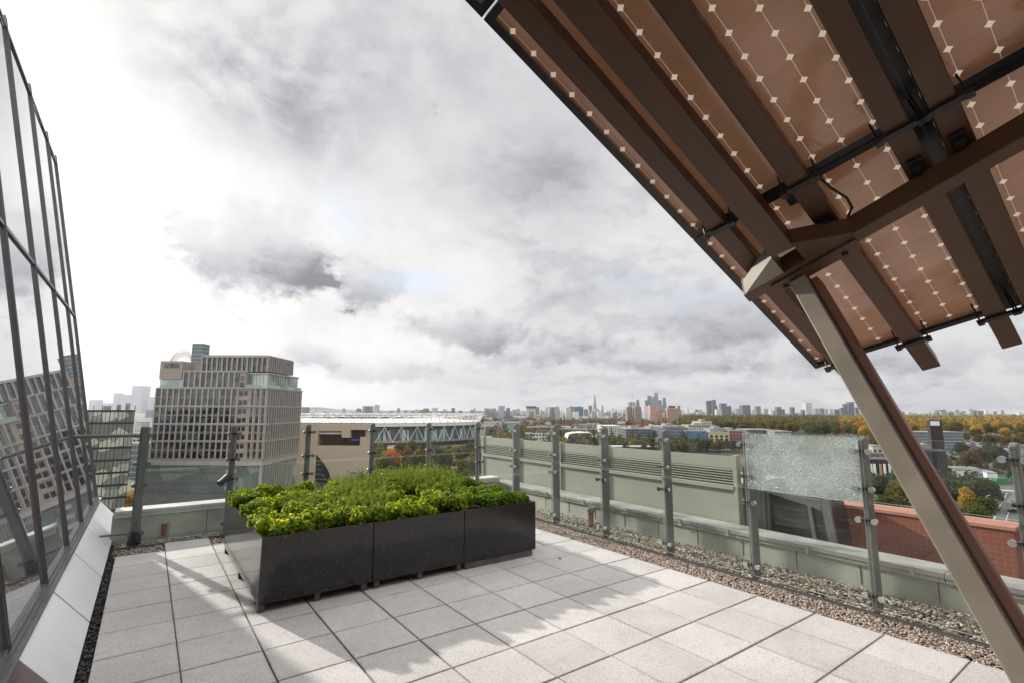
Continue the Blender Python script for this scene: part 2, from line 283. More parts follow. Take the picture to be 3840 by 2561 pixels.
# ------------------------------------------------------------------ mesh builders
class MB:
    def __init__(s): s.v = []; s.f = []; s.uv = []; s.mi = []
    def quad(s, a, b, c, d, uv=None, mi=0):
        i = len(s.v); s.v += [tuple(a), tuple(b), tuple(c), tuple(d)]; s.f.append((i, i+1, i+2, i+3)); s.uv.append(uv or ((0, 0), (1, 0), (1, 1), (0, 1))); s.mi.append(mi); return s
    def poly(s, pts, mi=0, uv=None):
        i = len(s.v); s.v += [tuple(p) for p in pts]; s.f.append(tuple(range(i, i+len(pts)))); s.uv.append(uv or [(0, 0)]*len(pts)); s.mi.append(mi); return s
    def obox(s, o, ex, ey, ez, X, Y, Z, mis=None):
        """box in a frame; walls get UVs in metres (along, height)"""
        o, ex, ey, ez = (np.array(q, float) for q in (o, ex, ey, ez))
        i = len(s.v)
        for z in Z:
            for (x, y) in ((X[0], Y[0]), (X[1], Y[0]), (X[1], Y[1]), (X[0], Y[1])): s.v.append(tuple(o+ex*x+ey*y+ez*z))
        F = [(0, 3, 2, 1), (4, 5, 6, 7), (0, 1, 5, 4), (1, 2, 6, 5), (2, 3, 7, 6), (3, 0, 4, 7)]
        flip = np.dot(np.cross(ex, ey), ez)*(X[1]-X[0])*(Y[1]-Y[0])*(Z[1]-Z[0]) < 0
        h = abs(Z[1]-Z[0]); lx, ly = abs(X[1]-X[0]), abs(Y[1]-Y[0])
        for k, f in enumerate(F):
            w = lx if k in (0, 1, 2, 4) else ly; hh = ly if k < 2 else h
            uv = [(0, 0), (w, 0), (w, hh), (0, hh)]; g = [i+q for q in f]
            if k == 0: uv = [(0, 0), (0, hh), (w, hh), (w, 0)]
            if flip: g = g[::-1]; uv = uv[::-1]
            s.f.append(tuple(g)); s.uv.append(uv); s.mi.append(mis[k] if mis else 0)
        return s
    def box(s, X, Y, Z, mis=None): return s.obox((0, 0, 0), (1, 0, 0), (0, 1, 0), (0, 0, 1), X, Y, Z, mis)
    def prism(s, pts, dvec, mi=0):
        """extrude a polygon along dvec"""
        pts = [np.array(p, float) for p in pts]; d = np.array(dvec, float); n = len(pts); i = len(s.v)
        s.v += [tuple(p) for p in pts]+[tuple(p+d) for p in pts]
        nrm = sum((np.cross(pts[k]-pts[0], pts[(k+1) % n]-pts[0]) for k in range(n)), np.zeros(3)); fl = np.dot(nrm, d) > 0
        a, b = tuple(range(i, i+n)), tuple(range(i+n, i+2*n)); h = float(np.linalg.norm(d))
        s.f += [a[::-1] if fl else a, b if fl else b[::-1]]; s.uv += [[(0, 0)]*n]*2; s.mi += [mi]*2
        for k in range(n):
            q = (a[k], a[(k+1) % n], b[(k+1) % n], b[k]); L = float(np.linalg.norm(pts[(k+1) % n]-pts[k])); uv = [(0, 0), (L, 0), (L, h), (0, h)]
            s.f.append(q if fl else q[::-1]); s.uv.append(uv if fl else uv[::-1]); s.mi.append(mi)
        return s
    def tube(s, p, q, r, n=10, r2=None, caps=True, mi=0):
        p, q = np.array(p, float), np.array(q, float); d = q-p; d /= np.linalg.norm(d)
        a = np.cross(d, (0, 0, 1) if abs(d[2]) < .9 else (1, 0, 0)); a /= np.linalg.norm(a); b = np.cross(d, a); r2 = r if r2 is None else r2; i = len(s.v)
        for (c, rr) in ((p, r), (q, r2)):
            for k in range(n): t = 2*math.pi*k/n; s.v.append(tuple(c+(a*math.cos(t)+b*math.sin(t))*rr))
        for k in range(n):
            k2 = (k+1) % n; s.f.append((i+k, i+k2, i+n+k2, i+n+k)); s.uv.append([(0, 0)]*4); s.mi.append(mi)
        if caps:
            s.f += [tuple(range(i+n-1, i-1, -1)), tuple(range(i+n, i+2*n))]; s.uv += [[(0, 0)]*n]*2; s.mi += [mi]*2
        return s
    def path(s, pts, r, n=8):
        for a, b in zip(pts[:-1], pts[1:]): s.tube(a, b, r, n)
        return s
    def build(s, name, m, parent=None, bevel=0., smooth=False, tag_=None):
        me = bpy.data.meshes.new(name); off = np.array(parent_loc(parent)); v = [tuple(np.array(p)-off) for p in s.v]
        me.from_pydata(v, [], s.f)
        ul = me.uv_layers.new(name='UVMap'); flat = [c for f in s.uv for c in f]
        ul.data.foreach_set('uv', np.array(flat, np.float32).ravel())
        for mm in (m if isinstance(m, (list, tuple)) else [m]): me.materials.append(mm)
        if any(s.mi): me.polygons.foreach_set('material_index', np.array(s.mi, np.int32))
        if smooth: me.polygons.foreach_set('use_smooth', [True]*len(me.polygons))
        me.update(); o = bpy.data.objects.new(name, me); COL.objects.link(o)
        if parent is not None: o.parent = parent
        if bevel:
            b = o.modifiers.new('bevel', 'BEVEL'); b.width = bevel; b.segments = 2; b.limit_method = 'ANGLE'; b.angle_limit = math.radians(40)
        return o
def parent_loc(p):
    l = np.zeros(3)
    while p is not None: l += np.array(p.location); p = p.parent
    return l
def npmesh(name, V, F, m, parent=None, tone=None, smooth=False):
    """mesh from numpy arrays (all faces the same size), optional per-face colour"""
    V = np.asarray(V, np.float32); F = np.asarray(F, np.int32); k = F.shape[1]
    me = bpy.data.meshes.new(name); me.vertices.add(len(V)); me.vertices.foreach_set('co', (V-np.array(parent_loc(parent), np.float32)).ravel())
    me.loops.add(F.size); me.loops.foreach_set('vertex_index', F.ravel())
    me.polygons.add(len(F)); me.polygons.foreach_set('loop_start', np.arange(0, F.size, k, dtype=np.int32)); me.polygons.foreach_set('loop_total', np.full(len(F), k, np.int32))
    if tone is not None:
        a = me.attributes.new('tone', 'FLOAT_COLOR', 'FACE'); t = np.ones((len(F), 4), np.float32); t[:, :3] = tone; a.data.foreach_set('color', t.ravel())
    me.update(calc_edges=True)
    if smooth: me.polygons.foreach_set('use_smooth', np.ones(len(F), bool))
    me.materials.append(m); o = bpy.data.objects.new(name, me); COL.objects.link(o)
    if parent is not None: o.parent = parent
    return o
def tag(o, label=None, cat=None, group=None, kind=None):
    for k, v in (('label', label), ('category', cat), ('group', group), ('kind', kind)):
        if v: o[k] = v
    return o
def thing(name, label, cat, loc, group=None):
    o = bpy.data.objects.new(name, None); COL.objects.link(o); o.location = loc; o.empty_display_size = .2
    return tag(o, label, cat, group)
def dup(o, parent=None):
    c = o.copy(); COL.objects.link(c); c.parent = parent
    for ch in o.children: dup(ch, c)
    return c
# frame helpers for the city: L to the right, D ahead of the terrace, z up
def ldz(L, D, z): return RH*L+FH*D+np.array([0, 0, z])
def ray(x, y): d = FW*FPX+RT*(x-1920)+UP*(1280.5-y); return d
def at(x, y, D):
    d = ray(x, y); t = D/np.dot(d, FH); p = CAM+d*t; return float(np.dot(p, RH)), float(p[2])
def onz(x, y, z): d = ray(x, y); return CAM+d*((z-EYE)/d[2])
GZ = -38.0
# ------------------------------------------------------------------ terrace floor
T = .5; SY = .50838; GX, GY = .319735, 4.199955
def paving():
    m = MB(); g = .0045
    for j in range(-7, 14):
        y1 = GY-SY*(j-1); y0 = GY-SY*j           # rows run towards the camera as j grows
        y0, y1 = GY-SY*j, GY-SY*(j-1)
        for i in range(-1, 9):
            x0, x1 = GX+T*i, GX+T*(i+1)
            if j == -7 and i != 0: continue
            if j == -7: y1 = 8.19
            if i == -1: x0 = -.168
            a = .010 if (j*7+i*3) % 5 == 0 else 0
            gy = g*(1.6 if j in (1, 2, 3, 4, 5) else .9); gx = g*(1.5 if i in (1, 2, 3) else .8)
            z = rnd.uniform(-.0012, .0012); tx, ty = rnd.uniform(-.002, .002), rnd.uniform(-.002, .002)
            c = [(x0+gx, y0+gy), (x1-gx, y0+gy), (x1-gx, y1-gy), (x0+gx, y1-gy)]; k = len(m.v); cx, cy = (x0+x1)/2, (y0+y1)/2
            for zz, ins in ((-.045, 0), (-.003, 0), (0, .003)):
                for q, (px, py) in enumerate(c):
                    sx, sy = (1, -1, -1, 1)[q], (1, 1, -1, -1)[q]
                    m.v.append((px+sx*ins, py+sy*ins, zz+z+(px-cx)*tx+(py-cy)*ty))
            for lv in (0, 4):
                for q in range(4):
                    r = (q+1) % 4; m.f.append((k+lv+q, k+lv+r, k+lv+4+r, k+lv+4+q)); m.uv.append([(0, 0)]*4); m.mi.append(0)
            m.f.append((k+8, k+9, k+10, k+11)); m.uv.append([(0, 0)]*4); m.mi.append(0)
    tag(m.build('terrace_paving', MT['paving']), kind='structure')
    b = MB(); b.box((-.6, 6.3), (-2.6, 8.9), (-.30, -.046)); tag(b.build('roof_deck', MT['deckbase']), kind='structure')
paving()

_t = (1+5**.5)/2
ICO_V = np.array([(-1, _t, 0), (1, _t, 0), (-1, -_t, 0), (1, -_t, 0), (0, -1, _t), (0, 1, _t), (0, -1, -_t), (0, 1, -_t), (_t, 0, -1), (_t, 0, 1), (-_t, 0, -1), (-_t, 0, 1)])/math.sqrt(1+_t*_t)
ICO_F = np.array([(0, 11, 5), (0, 5, 1), (0, 1, 7), (0, 7, 10), (0, 10, 11), (1, 5, 9), (5, 11, 4), (11, 10, 2), (10, 7, 6), (7, 1, 8), (3, 9, 4), (3, 4, 2), (3, 2, 6), (3, 6, 8), (3, 8, 9), (4, 9, 5), (2, 4, 11), (6, 2, 10), (8, 6, 7), (9, 8, 1)])
def pebbles(name, areas, size, cols, zb, label_kind='stuff', dens=1.0, bright=1.25):
    P = []
    for (x0, x1, y0, y1) in areas:
        n = int((x1-x0)*(y1-y0)/(size*size)*1.5*dens)
        q = rng.random((n, 3)); q[:, 0] = x0+(x1-x0)*q[:, 0]; q[:, 1] = y0+(y1-y0)*q[:, 1]; q[:, 2] = zb+q[:, 2]*size*.75
        P.append(q)
    P = np.concatenate(P); n = len(P); r = size*.5*(.65+.75*rng.random((n, 1)))
    sc = r[:, :, None]*np.stack([.8+.5*rng.random((n, 1)), .8+.5*rng.random((n, 1)), .5+.35*rng.random((n, 1))], 2)
    V = ICO_V[None]*(1+.22*(rng.random((n, 12, 1))-.5))*sc
    a = rng.random(n)*6.283; ca, sa = np.cos(a)[:, None], np.sin(a)[:, None]
    X = V[:, :, 0]*ca-V[:, :, 1]*sa; Y = V[:, :, 0]*sa+V[:, :, 1]*ca; t = (rng.random((n, 1))-.5)*1.0
    V = np.stack([X, Y+V[:, :, 2]*t, V[:, :, 2]+X*t*.6], 2)+P[:, None, :]
    F = ICO_F[None]+(np.arange(n)*12)[:, None, None]
    cols = np.array(cols)*bright; w = cols[rng.integers(0, len(cols), n)]*(.72+.5*rng.random((n, 1)))
    tone = np.repeat(w, 20, 0)
    o = npmesh(name, V.reshape(-1, 3), F.reshape(-1, 3), MT['pebble'], tone=tone, smooth=True)
    return tag(o, kind=label_kind)
BROWNS = [(.36, .29, .24), (.30, .25, .21), (.24, .20, .17), (.42, .35, .29), (.20, .17, .15), (.34, .25, .19), (.46, .40, .35), (.27, .24, .23)]
GREENISH = [(.40, .35, .28), (.24, .21, .17), (.56, .51, .44), (.12, .105, .085), (.33, .29, .23), (.27, .25, .18), (.46, .42, .36), (.18, .16, .12), (.36, .29, .22)]
o = pebbles('fine_gravel_strip', [(4.83, 5.24, -.6, 7.75)], .0185, BROWNS, -.035); tag(o, 'strip of fine pinkish brown gravel between paving and glass balustrade', 'gravel')
o = pebbles('mossy_gravel_bed', [(5.24, 5.97, -.3, 8.6)], .025, GREENISH, -.045); tag(o, 'bed of mossy greenish gravel between glass balustrade and right parapet', 'gravel')
o = pebbles('back_gravel_bed', [(-.2, .31, 7.8, 8.6), (.83, 4.9, 7.77, 8.6), (.31, .83, 8.2, 8.6)], .03, BROWNS+GREENISH, -.045); tag(o, 'gravel bed along the back balustrade and parapet', 'gravel')
o = pebbles('dark_drainage_gravel', [(-.25, -.17, 2.5, 7.9)], .022, [(.05, .048, .047), (.09, .085, .08), (.03, .03, .03), (.16, .15, .14)], -.05, bright=.9); tag(o, 'narrow channel of dark gravel along the silver sill panels', 'gravel')
b = MB(); b.box((5.236, 5.25), (-.6, 8.2), (-.05, .004)); b.box((-.2, 5.235), (8.21, 8.225), (-.05, .004))
tag(b.build('metal_edge_trim', MT['post']), 'thin grey metal edging laid in the gravel under the glass balustrade', 'edging')
# ------------------------------------------------------------------ leaning glass facade on the left
def fx(z): return -.530-(z-.315)*.1855
def facade():
    o = thing('glass_facade', 'leaning dark glazed facade with silver sloping sill panels on the left', 'building', (-.5, 6, 0))
    ys = [1.47, 2.81, 4.15, 5.49, 6.83, 8.17, 9.5, 10.36]; zs = [.33, 3.185, 5.62]
    def line(y, z, d=0): return np.array([fx(z)+d*.983, y, z+d*.183])
    for i in range(len(ys)-1):
        for k in range(2):
            m = MB(); y0, y1 = ys[i], ys[i+1]; z0, z1 = zs[k], zs[k+1]
            a = rnd.uniform(-.0015, .0015); bb = rnd.uniform(-.0015, .0015)
            m.quad(line(y0, z0, a), line(y1, z0, bb), line(y1, z1, -a), line(y0, z1, -bb)); m.build('glass_pane', MT['facade_glass'], o)
    for y in ys:
        m = MB(); z0, z1 = .33, 5.74
        for (a, b, d0, d1, mi) in ((-.028, -.023, .0, .020, 1), (-.023, -.006, .0, .018, 0), (-.006, .006, .0, .006, 2), (.006, .023, .0, .018, 0), (.023, .028, .0, .020, 1)):
            m.prism([line(y+a, z0, d0), line(y+b, z0, d0), line(y+b, z0, d1), line(y+a, z0, d1)], line(0, z1)-line(0, z0), mi)
        m.build('mullion', [MT['mullion'], MT['mullion_edge'], MT['dark_metal']], o)
    for i in range(len(ys)-1):
        for z, hh in ((3.185, .034), (5.62, .045)):
            m = MB(); y0, y1 = ys[i]+.029, ys[i+1]-.029
            m.prism([line(y0, z-hh/2, .001), line(y0, z+hh/2, .001), line(y0, z+hh/2, .016), line(y0, z-hh/2, .016)], (0, y1-y0, 0)); m.build('transom', MT['mullion_edge'], o)
        m = MB(); y0, y1 = ys[i]+.001, ys[i+1]-.001
        for (za, zb, d) in ((.318, .345, .06), (.345, .362, .035), (.362, .385, .015)):
            m.prism([line(y0, za, 0), line(y0, zb, 0), line(y0, zb, d), line(y0, za, d)], (0, y1-y0, 0))
        m.build('sill_frame', [MT['mullion_edge']], o)
        if i < 2: continue
        m = MB(); y0, y1 = ys[i]+.017, ys[i+1]-.017
        pr = [(-.60, .315), (-.505, .315), (-.484, .306), (-.236, .022), (-.25, .006), (-.60, .006)]
        m.prism([(x, y0, z) for x, z in pr], (0, y1-y0, 0)); m.build('sill_panel', MT['sill'], o, bevel=.004)
        m = MB(); m.prism([(x, ys[i+1]-.0165, z) for x, z in [(-.60, .305), (-.508, .305), (-.489, .297), (-.25, .022), (-.26, .006), (-.60, .006)]], (0, .033, 0)); m.build('joint_seal', MT['dark_metal'], o)
    m = MB(); m.box((-.62, -.27), (1.4, 10.38), (-.02, .004)); m.build('sill_backing', MT['dark_metal'], o)
    m = MB(); m.prism([(-9, 1.4, -20), (-.66, 1.4, -20), (fx(.0)-.03, 1.4, .0), (fx(5.6)-.03, 1.4, 5.6), (-9, 1.4, 5.6)], (0, 8.97, 0)); m.build('core_wall', MT['mullion'], o)
facade()
# ------------------------------------------------------------------ parapets
def parapets():
    o = thing('parapet_wall', 'low pale green parapet with grey metal coping along the right edge', 'parapet', (6.1, 4, 0))
    m = MB(); m.box((5.97, 6.24), (-1, 8.62), (-.3, .215)); m.build('upstand', MT['upstand'], o)
    for y0, y1 in ((-1, 1.53), (1.536, 4.05), (4.056, 6.6), (6.606, 8.90)):
        m = MB(); m.box((5.925, 6.285), (y0, y1), (.238, .285)); m.box((5.94, 6.0), (y0, y1), (.195, .238)); m.build('coping', MT['coping'], o, bevel=.004)
    for k in range(8):
        m = MB(); y = 1.75+k*.93-(.0 if k < 3 else .25); m.box((5.915, 5.9245), (y, y+.035), (.20, .29)); m.build('coping_clip', MT['coping'], o)
    for k in range(14):
        y = .35+k*.62; m = MB(); m.box((5.966, 5.9695), (y, y+.008), (0, .195)); m.build('membrane_seam', MT['screen_dark'], o)
    o = thing('parapet_wall', 'low grey parapet with a sunlit-toned coping along the back edge behind the planters', 'parapet', (3, 8.7, 0))
    m = MB(); m.box((-.26, 5.96), (8.62, 8.86), (-.3, .33)); m.build('upstand', MT['upstand'], o)
    for x0, x1 in ((-.24, 2.0), (2.006, 4.2), (4.206, 5.92)):
        m = MB(); m.box((x0, x1), (8.585, 8.9), (.352, .392)); m.box((x0, x1), (8.60, 8.63), (.30, .352)); m.build('coping', MT['coping_sunlit_tone'], o, bevel=.004)
    for x in (.82, 2.1, 3.3, 4.5): m = MB(); m.box((x, x+.008), (8.616, 8.6195), (0, .33)); m.build('membrane_seam', MT['screen_dark'], o)
    m = MB(); m.box((.255, .385), (8.606, 8.6195), (-.01, .20)); h = m.build('overflow_hatch', MT['coping'], o)
    m = MB(); m.box((.285, .355), (8.600, 8.6055), (.01, .17)); m.build('hatch_plate', MT['red_pipe'], h)
parapets()
# ------------------------------------------------------------------ glass balustrades
def puck(m, c, ax, r=.026, t=.014):
    c = np.array(c, float); ax = np.array(ax, float); m.tube(c-ax*t, c+ax*t, r, 14)
def flat_post(par, x, y, along_y, H=1.5):
    """flat plate post with a rounded head; depth points away from the terrace"""
    m = MB(); w, d = .022, .115; pts = []
    prof = [(0, 0), (d, 0), (d, H-.03)]+[(d/2+d/2*math.cos(t), H-.03+.03*math.sin(t)) for t in np.linspace(.3, math.pi-.3, 7)]+[(0, H-.03)]
    for (q, z) in prof: pts.append((x+q, y-w, z) if along_y else (x-w, y+q, z))
    m.prism(pts, (0, 2*w, 0) if along_y else (2*w, 0, 0)); return m.build('post', MT['post'], par, bevel=.006)
def clamp(par, post, x, y, z, along_y):
    m = MB()
    if along_y:
        m.box((x-.012, x+.03), (y-.055, y+.055), (z-.011, z+.011)); b = m.build('clamp_arm', MT['dark_metal'], post)
        for s in (-1, 1): m = MB(); puck(m, (x-.022, y+s*.062, z), (1, 0, 0)); m.build('clamp_disc', MT['steel'], post)
    else:
        m.box((x-.075, x+.075), (y-.02, y+.02), (z-.011, z+.011)); b = m.build('clamp_arm', MT['dark_metal'], post)
        for s in (-1, 1): m = MB(); puck(m, (x+s*.068, y-.022, z), (0, 1, 0)); m.build('clamp_disc', MT['post'], post)
def balustrades():
    ye = [7.15, 6.10, 5.05, 4.0, 2.93, 1.85, .865, -.2]
    o = thing('glass_balustrade', 'glass balustrade with flat grey posts along the right side over the gravel', 'balustrade', (5.25, 4, 0))
    for y in ye:
        p = flat_post(o, 5.235, y, True, 1.5)
        for z in (1.375, 1.045, .775, .14): clamp(o, p, 5.225, y, z, True)
    ed = [0, 0, 1, 1, 1, 1]; ys = [8.17]+ye
    for a, b in zip(ys[:-1], ys[1:]):
        for (z0, z1) in ((.05, .925), (.945, 1.495)):
            if z0 > .9 and abs(a-2.93) < .01: continue
            m = MB(); m.obox((5.205, 0, 0), (0, 1, 0), (0, 0, 1), (1, 0, 0), (b+.012, a-.012), (z0, z1), (-.006, .006), [0, 0, 1, 1, 1, 1]); m.build('glass_panel', [MT['glass'], MT['glass_edge']], o)
    m = MB(); m.obox((5.205, 0, 0), (0, 1, 0), (0, 0, 1), (1, 0, 0), (1.862, 2.918), (.92, 1.497), (-.008, .008), [0, 0, 1, 1, 1, 1])
    g = m.build('shattered_panel', [MT['crackle'], MT['glass_edge']], o); g['label'] = 'crazed opaque white glass panel'
    o = thing('glass_balustrade', 'glass balustrade with round grey posts along the back behind the planters', 'balustrade', (2.5, 8.22, 0))
    xs = [0., 1.04, 2.065, 3.1, 4.145, 5.185]
    for i, x in enumerate(xs):
        m = MB(); r = .055 if i == 0 else .041; m.tube((x, 8.26, -.03), (x, 8.26, 1.49), r, 18); m.tube((x, 8.26, 1.49), (x, 8.26, 1.51), r, 18, r*.8); p = m.build('post', MT['post'], o)
        if i == 0:
            m = MB(); m.tube((x, 8.26, .02), (x, 8.26, .16), .075, 18, .066); m.build('base_collar', MT['dark_metal'], p)
            m = MB(); m.box((x-.035, x+.035), (8.19, 8.21), (.3, 1.42)); m.build('mounting_plate', MT['post'], p)
        for z in (1.39, 1.03, .76, .16): clamp(o, p, x, 8.215, z, False)
    for a, b in zip(xs[:-1], xs[1:]):
        for (z0, z1) in ((.05, .935), (.95, 1.495)):
            m = MB(); m.obox((0, 8.2, 0), (1, 0, 0), (0, 0, 1), (0, 1, 0), (a+.012, b-.012), (z0, z1), (-.006, .006), [0, 0, 1, 1, 1, 1]); m.build('glass_panel', [MT['glass'], MT['glass_edge']], o)
    for z, r, nm in ((1.395, .022, 'handrail'), (.16, .014, 'bottom_rail')):
        m = MB(); m.tube((-.72, 8.26, z), (-.05, 8.26, z), r, 12); m.build(nm, MT['post'], o)
def crackle_mat():
    m = bpy.data.materials.new('crazed_glass'); m.use_nodes = True; nt = m.node_tree; nt.nodes.clear(); N = NT(nt); out = N.n('ShaderNodeOutputMaterial')
    pos = N.n('ShaderNodeNewGeometry').outputs['Position']
    def vor(scale):
        v = N.n('ShaderNodeTexVoronoi', feature='DISTANCE_TO_EDGE'); v.inputs['Scale'].default_value = scale; N.put(v.inputs['Vector'], pos); return v.outputs['Distance']
    k = N.m('MULTIPLY', N.ramp(vor(70), .30, .05), .8); k2 = N.ramp(N.noise(pos, 72, 5, .75), .42, .62)
    f = N.m('ADD', N.m('MULTIPLY', k, .3), N.m('MULTIPLY', k2, .75), clamp=True)
    f = N.m('MULTIPLY', f, N.m('ADD', .35, N.m('MULTIPLY', N.ramp(N.noise(pos, 3.2, 4), .35, .6), .65)))
    f = N.m('ADD', N.m('MULTIPLY', f, .72), .10)
    tr = N.n('ShaderNodeBsdfTransparent'); tr.inputs[0].default_value = (.86, .93, .91, 1)
    df = N.n('ShaderNodeBsdfDiffuse'); df.inputs[0].default_value = (.75, .80, .80, 1); tl = N.n('ShaderNodeBsdfTranslucent'); tl.inputs[0].default_value = (.55, .62, .62, 1)
    gl = N.n('ShaderNodeBsdfGlossy'); gl.inputs['Roughness'].default_value = .12
    a = N.n('ShaderNodeMixShader'); a.inputs[0].default_value = .5; nt.links.new(df.outputs[0], a.inputs[1]); nt.links.new(tl.outputs[0], a.inputs[2])
    b = N.n('ShaderNodeMixShader'); nt.links.new(f, b.inputs[0]); nt.links.new(tr.outputs[0], b.inputs[1]); nt.links.new(a.outputs[0], b.inputs[2])
    c = N.n('ShaderNodeMixShader'); fr = N.n('ShaderNodeFresnel'); bf = N.n('ShaderNodeNewGeometry').outputs['Backfacing']; nt.links.new(N.m('MULTIPLY', fr.outputs[0], N.m('SUBTRACT', 1.0, bf)), c.inputs[0]); nt.links.new(b.outputs[0], c.inputs[1]); nt.links.new(gl.outputs[0], c.inputs[2])
    bp = N.n('ShaderNodeBump'); bp.inputs['Strength'].default_value = .5; bp.inputs['Distance'].default_value = .004; nt.links.new(k2, bp.inputs['Height']); nt.links.new(bp.outputs[0], gl.inputs['Normal'])
    nt.links.new(c.outputs[0], out.inputs[0]); return m
MT['crackle'] = crackle_mat()
balustrades()
def spotlight():
    o = thing('spotlight', 'small black spotlight on a thin pole at the second back post', 'spotlight', (1.0, 8.13, 0))
    m = MB(); m.tube((1.0, 8.13, -.03), (.985, 8.13, .80), .014, 10); m.build('pole', MT['post'], o)
    m = MB(); m.tube((.99, 8.14, .80), (.90, 8.08, .735), .05, 14, .04); m.tube((.90, 8.08, .735), (.885, 8.07, .722), .046, 14); m.build('lamp_head', MT['dark_metal'], o)
    m = MB(); m.box((.98, 1.02), (8.12, 8.16), (.78, .83)); m.build('bracket', MT['dark_metal'], o)
spotlight()
def vent():
    o = thing('vent_pipe', 'short red brown vent pipe with a grey cap standing in the right gravel', 'vent pipe', (5.64, 5.70, 0))
    m = MB(); m.tube((5.64, 5.70, -.04), (5.64, 5.70, .20), .042, 16); m.build('pipe', MT['red_pipe'], o)
    m = MB(); m.tube((5.64, 5.70, .19), (5.64, 5.70, .235), .062, 18, .066); m.tube((5.64, 5.70, .235), (5.64, 5.70, .262), .07, 18, .055); m.build('cap', MT['pipe_cap'], o)
vent()
# ------------------------------------------------------------------ louvred plant screen, window bay and terracotta wall beyond the parapet
def beyond():
    o = thing('louvre_screen', 'sage green metal plant screen with louvres behind the right parapet', 'screen', (6.4, 6.5, 0))
    ys = [9.82, 8.42, 7.16, 5.98, 4.83, 3.70]
    for a, b in zip(ys[:-1], ys[1:]):
        m = MB(); m.box((6.33, 6.36), (b+.03, a-.03), (.27, .70)); m.build('lower_panel', MT['screen'], o)
        m = MB(); m.box((6.33, 6.36), (b+.03, a-.03), (.975, 1.13)); m.build('top_panel', MT['screen'], o)
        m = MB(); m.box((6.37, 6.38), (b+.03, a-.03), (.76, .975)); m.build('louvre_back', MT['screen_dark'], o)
        for k in range(6):
            z = .785+k*.034; m = MB(); m.prism([(6.315, b+.03, z), (6.321, b+.03, z-.004), (6.365, b+.03, z+.020), (6.365, b+.03, z+.026)], (0, a-b-.06, 0)); m.build('louvre_slat', MT['screen'], o)
        for z0, z1, x in ((.705, .76, 6.29), (.215, .262, 6.29)):
            m = MB(); m.box((x, 6.36), (b+.03, a-.03), (z0, z1)); m.build('rail', MT['screen'], o)
    for y in ys:
        m = MB(); m.box((6.30, 6.40), (y-.029, y+.029), (.20, 1.15)); m.build('post', MT['screen'], o, bevel=.004)
    m = MB(); m.box((6.41, 7.6), (3.68, 9.85), (-.5, .78)); m.build('plant_enclosure', MT['upstand'], o)
    o = thing('window_bay', 'slanted grey framed window bay beside the green louvre screen', 'window', (6.5, 3, 0))
    m = MB(); m.prism([(6.5, 3.40, .20), (6.5, 2.60, .20), (6.5, 2.66, .71), (6.5, 3.40, .74)], (.35, 0, 0)); m.build('bay_box', MT['mullion'], o)
    m = MB()
    for q in (([(3.66, 3.44), (.2, 1.0)]), ([(3.435, 3.39), (.2, .95)])): m.box((6.42, 6.498), (q[0][1], q[0][0]), q[1])
    m.build('grey_pier', MT['post'], o)
    m = MB(); m.quad((6.494, 3.345, .25), (6.494, 2.865, .25), (6.494, 2.90, .62), (6.494, 3.345, .70)); m.build('window_pane', MT['bay_glass'], o)
    m = MB(); m.quad((6.494, 2.82, .25), (6.494, 2.69, .25), (6.494, 2.745, .575), (6.494, 2.855, .605)); m.build('window_pane', MT['bay_glass'], o)
    F = MT['coping']
    for pts in ([(3.40, .21), (3.35, .21), (3.35, .745), (3.40, .75)], [(2.862, .25), (2.823, .25), (2.858, .61), (2.897, .62)], [(2.688, .21), (2.60, .21), (2.66, .72), (2.748, .70)], [(3.349, .70), (2.90, .621), (2.742, .58), (2.75, .70), (3.349, .744)]):
        m = MB(); m.prism([(6.45, y, z) for y, z in pts], (.048, 0, 0)); m.build('window_frame', MT['mullion_edge'], o)
    o = thing('terracotta_wall', 'red terracotta tiled parapet wall with a pink coping beyond the window bay', 'wall', (6.95, 2, 0))
    m = MB(); m.box((6.92, 7.24), (1.215, 2.85), (-4, .575)); m.build('tile_face', MT['brick'], o)
    m = MB(); m.box((6.90, 7.27), (1.19, 2.87), (.576, .615)); m.build('coping', MT['brick_cap'], o, bevel=.006)
    m = MB(); m.box((7.245, 9.5), (1.30, 3.6), (-4, .2)); m.build('roof_block', MT['deckbase'], o)
beyond()
# ------------------------------------------------------------------ planters
def planters():
    xs = [(.898, 1.898), (1.906, 2.931), (2.939, 3.938)]; Y0, Y1, Z0, Z1 = 4.93, 7.25, .072, .63
    labs = ['black polished granite planter nearest the glass facade, left of the row of three', 'middle black polished granite planter of the row of three', 'black polished granite planter nearest the right balustrade, right end of the row']
    for k, (x0, x1) in enumerate(xs):
        o = thing('granite_planter', labs[k], 'planter', ((x0+x1)/2, 6.1, 0), 'black granite planters in a row')
        t = .02; z0 = Z0
        for nm, X, Y in (('front_slab', (x0, x1), (Y0, Y0+t)), ('back_slab', (x0, x1), (Y1-t, Y1)), ('side_slab', (x0, x0+t), (Y0+t+.001, Y1-t-.001)), ('side_slab', (x1-t, x1), (Y0+t+.001, Y1-t-.001))):
            m = MB(); m.box(X, Y, (z0, Z1)); m.build(nm, MT['granite'], o, bevel=.002)
        m = MB(); m.box((x0+t+.001, x1-t-.001), (Y0+t+.001, Y1-t-.001), (z0+.01, Z1-.05)); m.build('soil', MT['soil'], o)
        if k == 2:
            m = MB(); m.box((x0+.02, x1-.04), (Y0+.012, Y1-.03), (.0, z0-.001)); m.build('plinth', MT['leg'], o)
        else:
            for x in ((x0+.005, (x0+x1)/2-.025, x1-.09) if k == 0 else (x0+.03, (x0+x1)/2-.02, x1-.07)):
                for y in (Y0+.02, 6.05, Y1-.08):
                    m = MB(); m.box((x, x+.05), (y, y+.05), (0, z0-.001)); m.build('leg', MT['leg'], o)
planters()
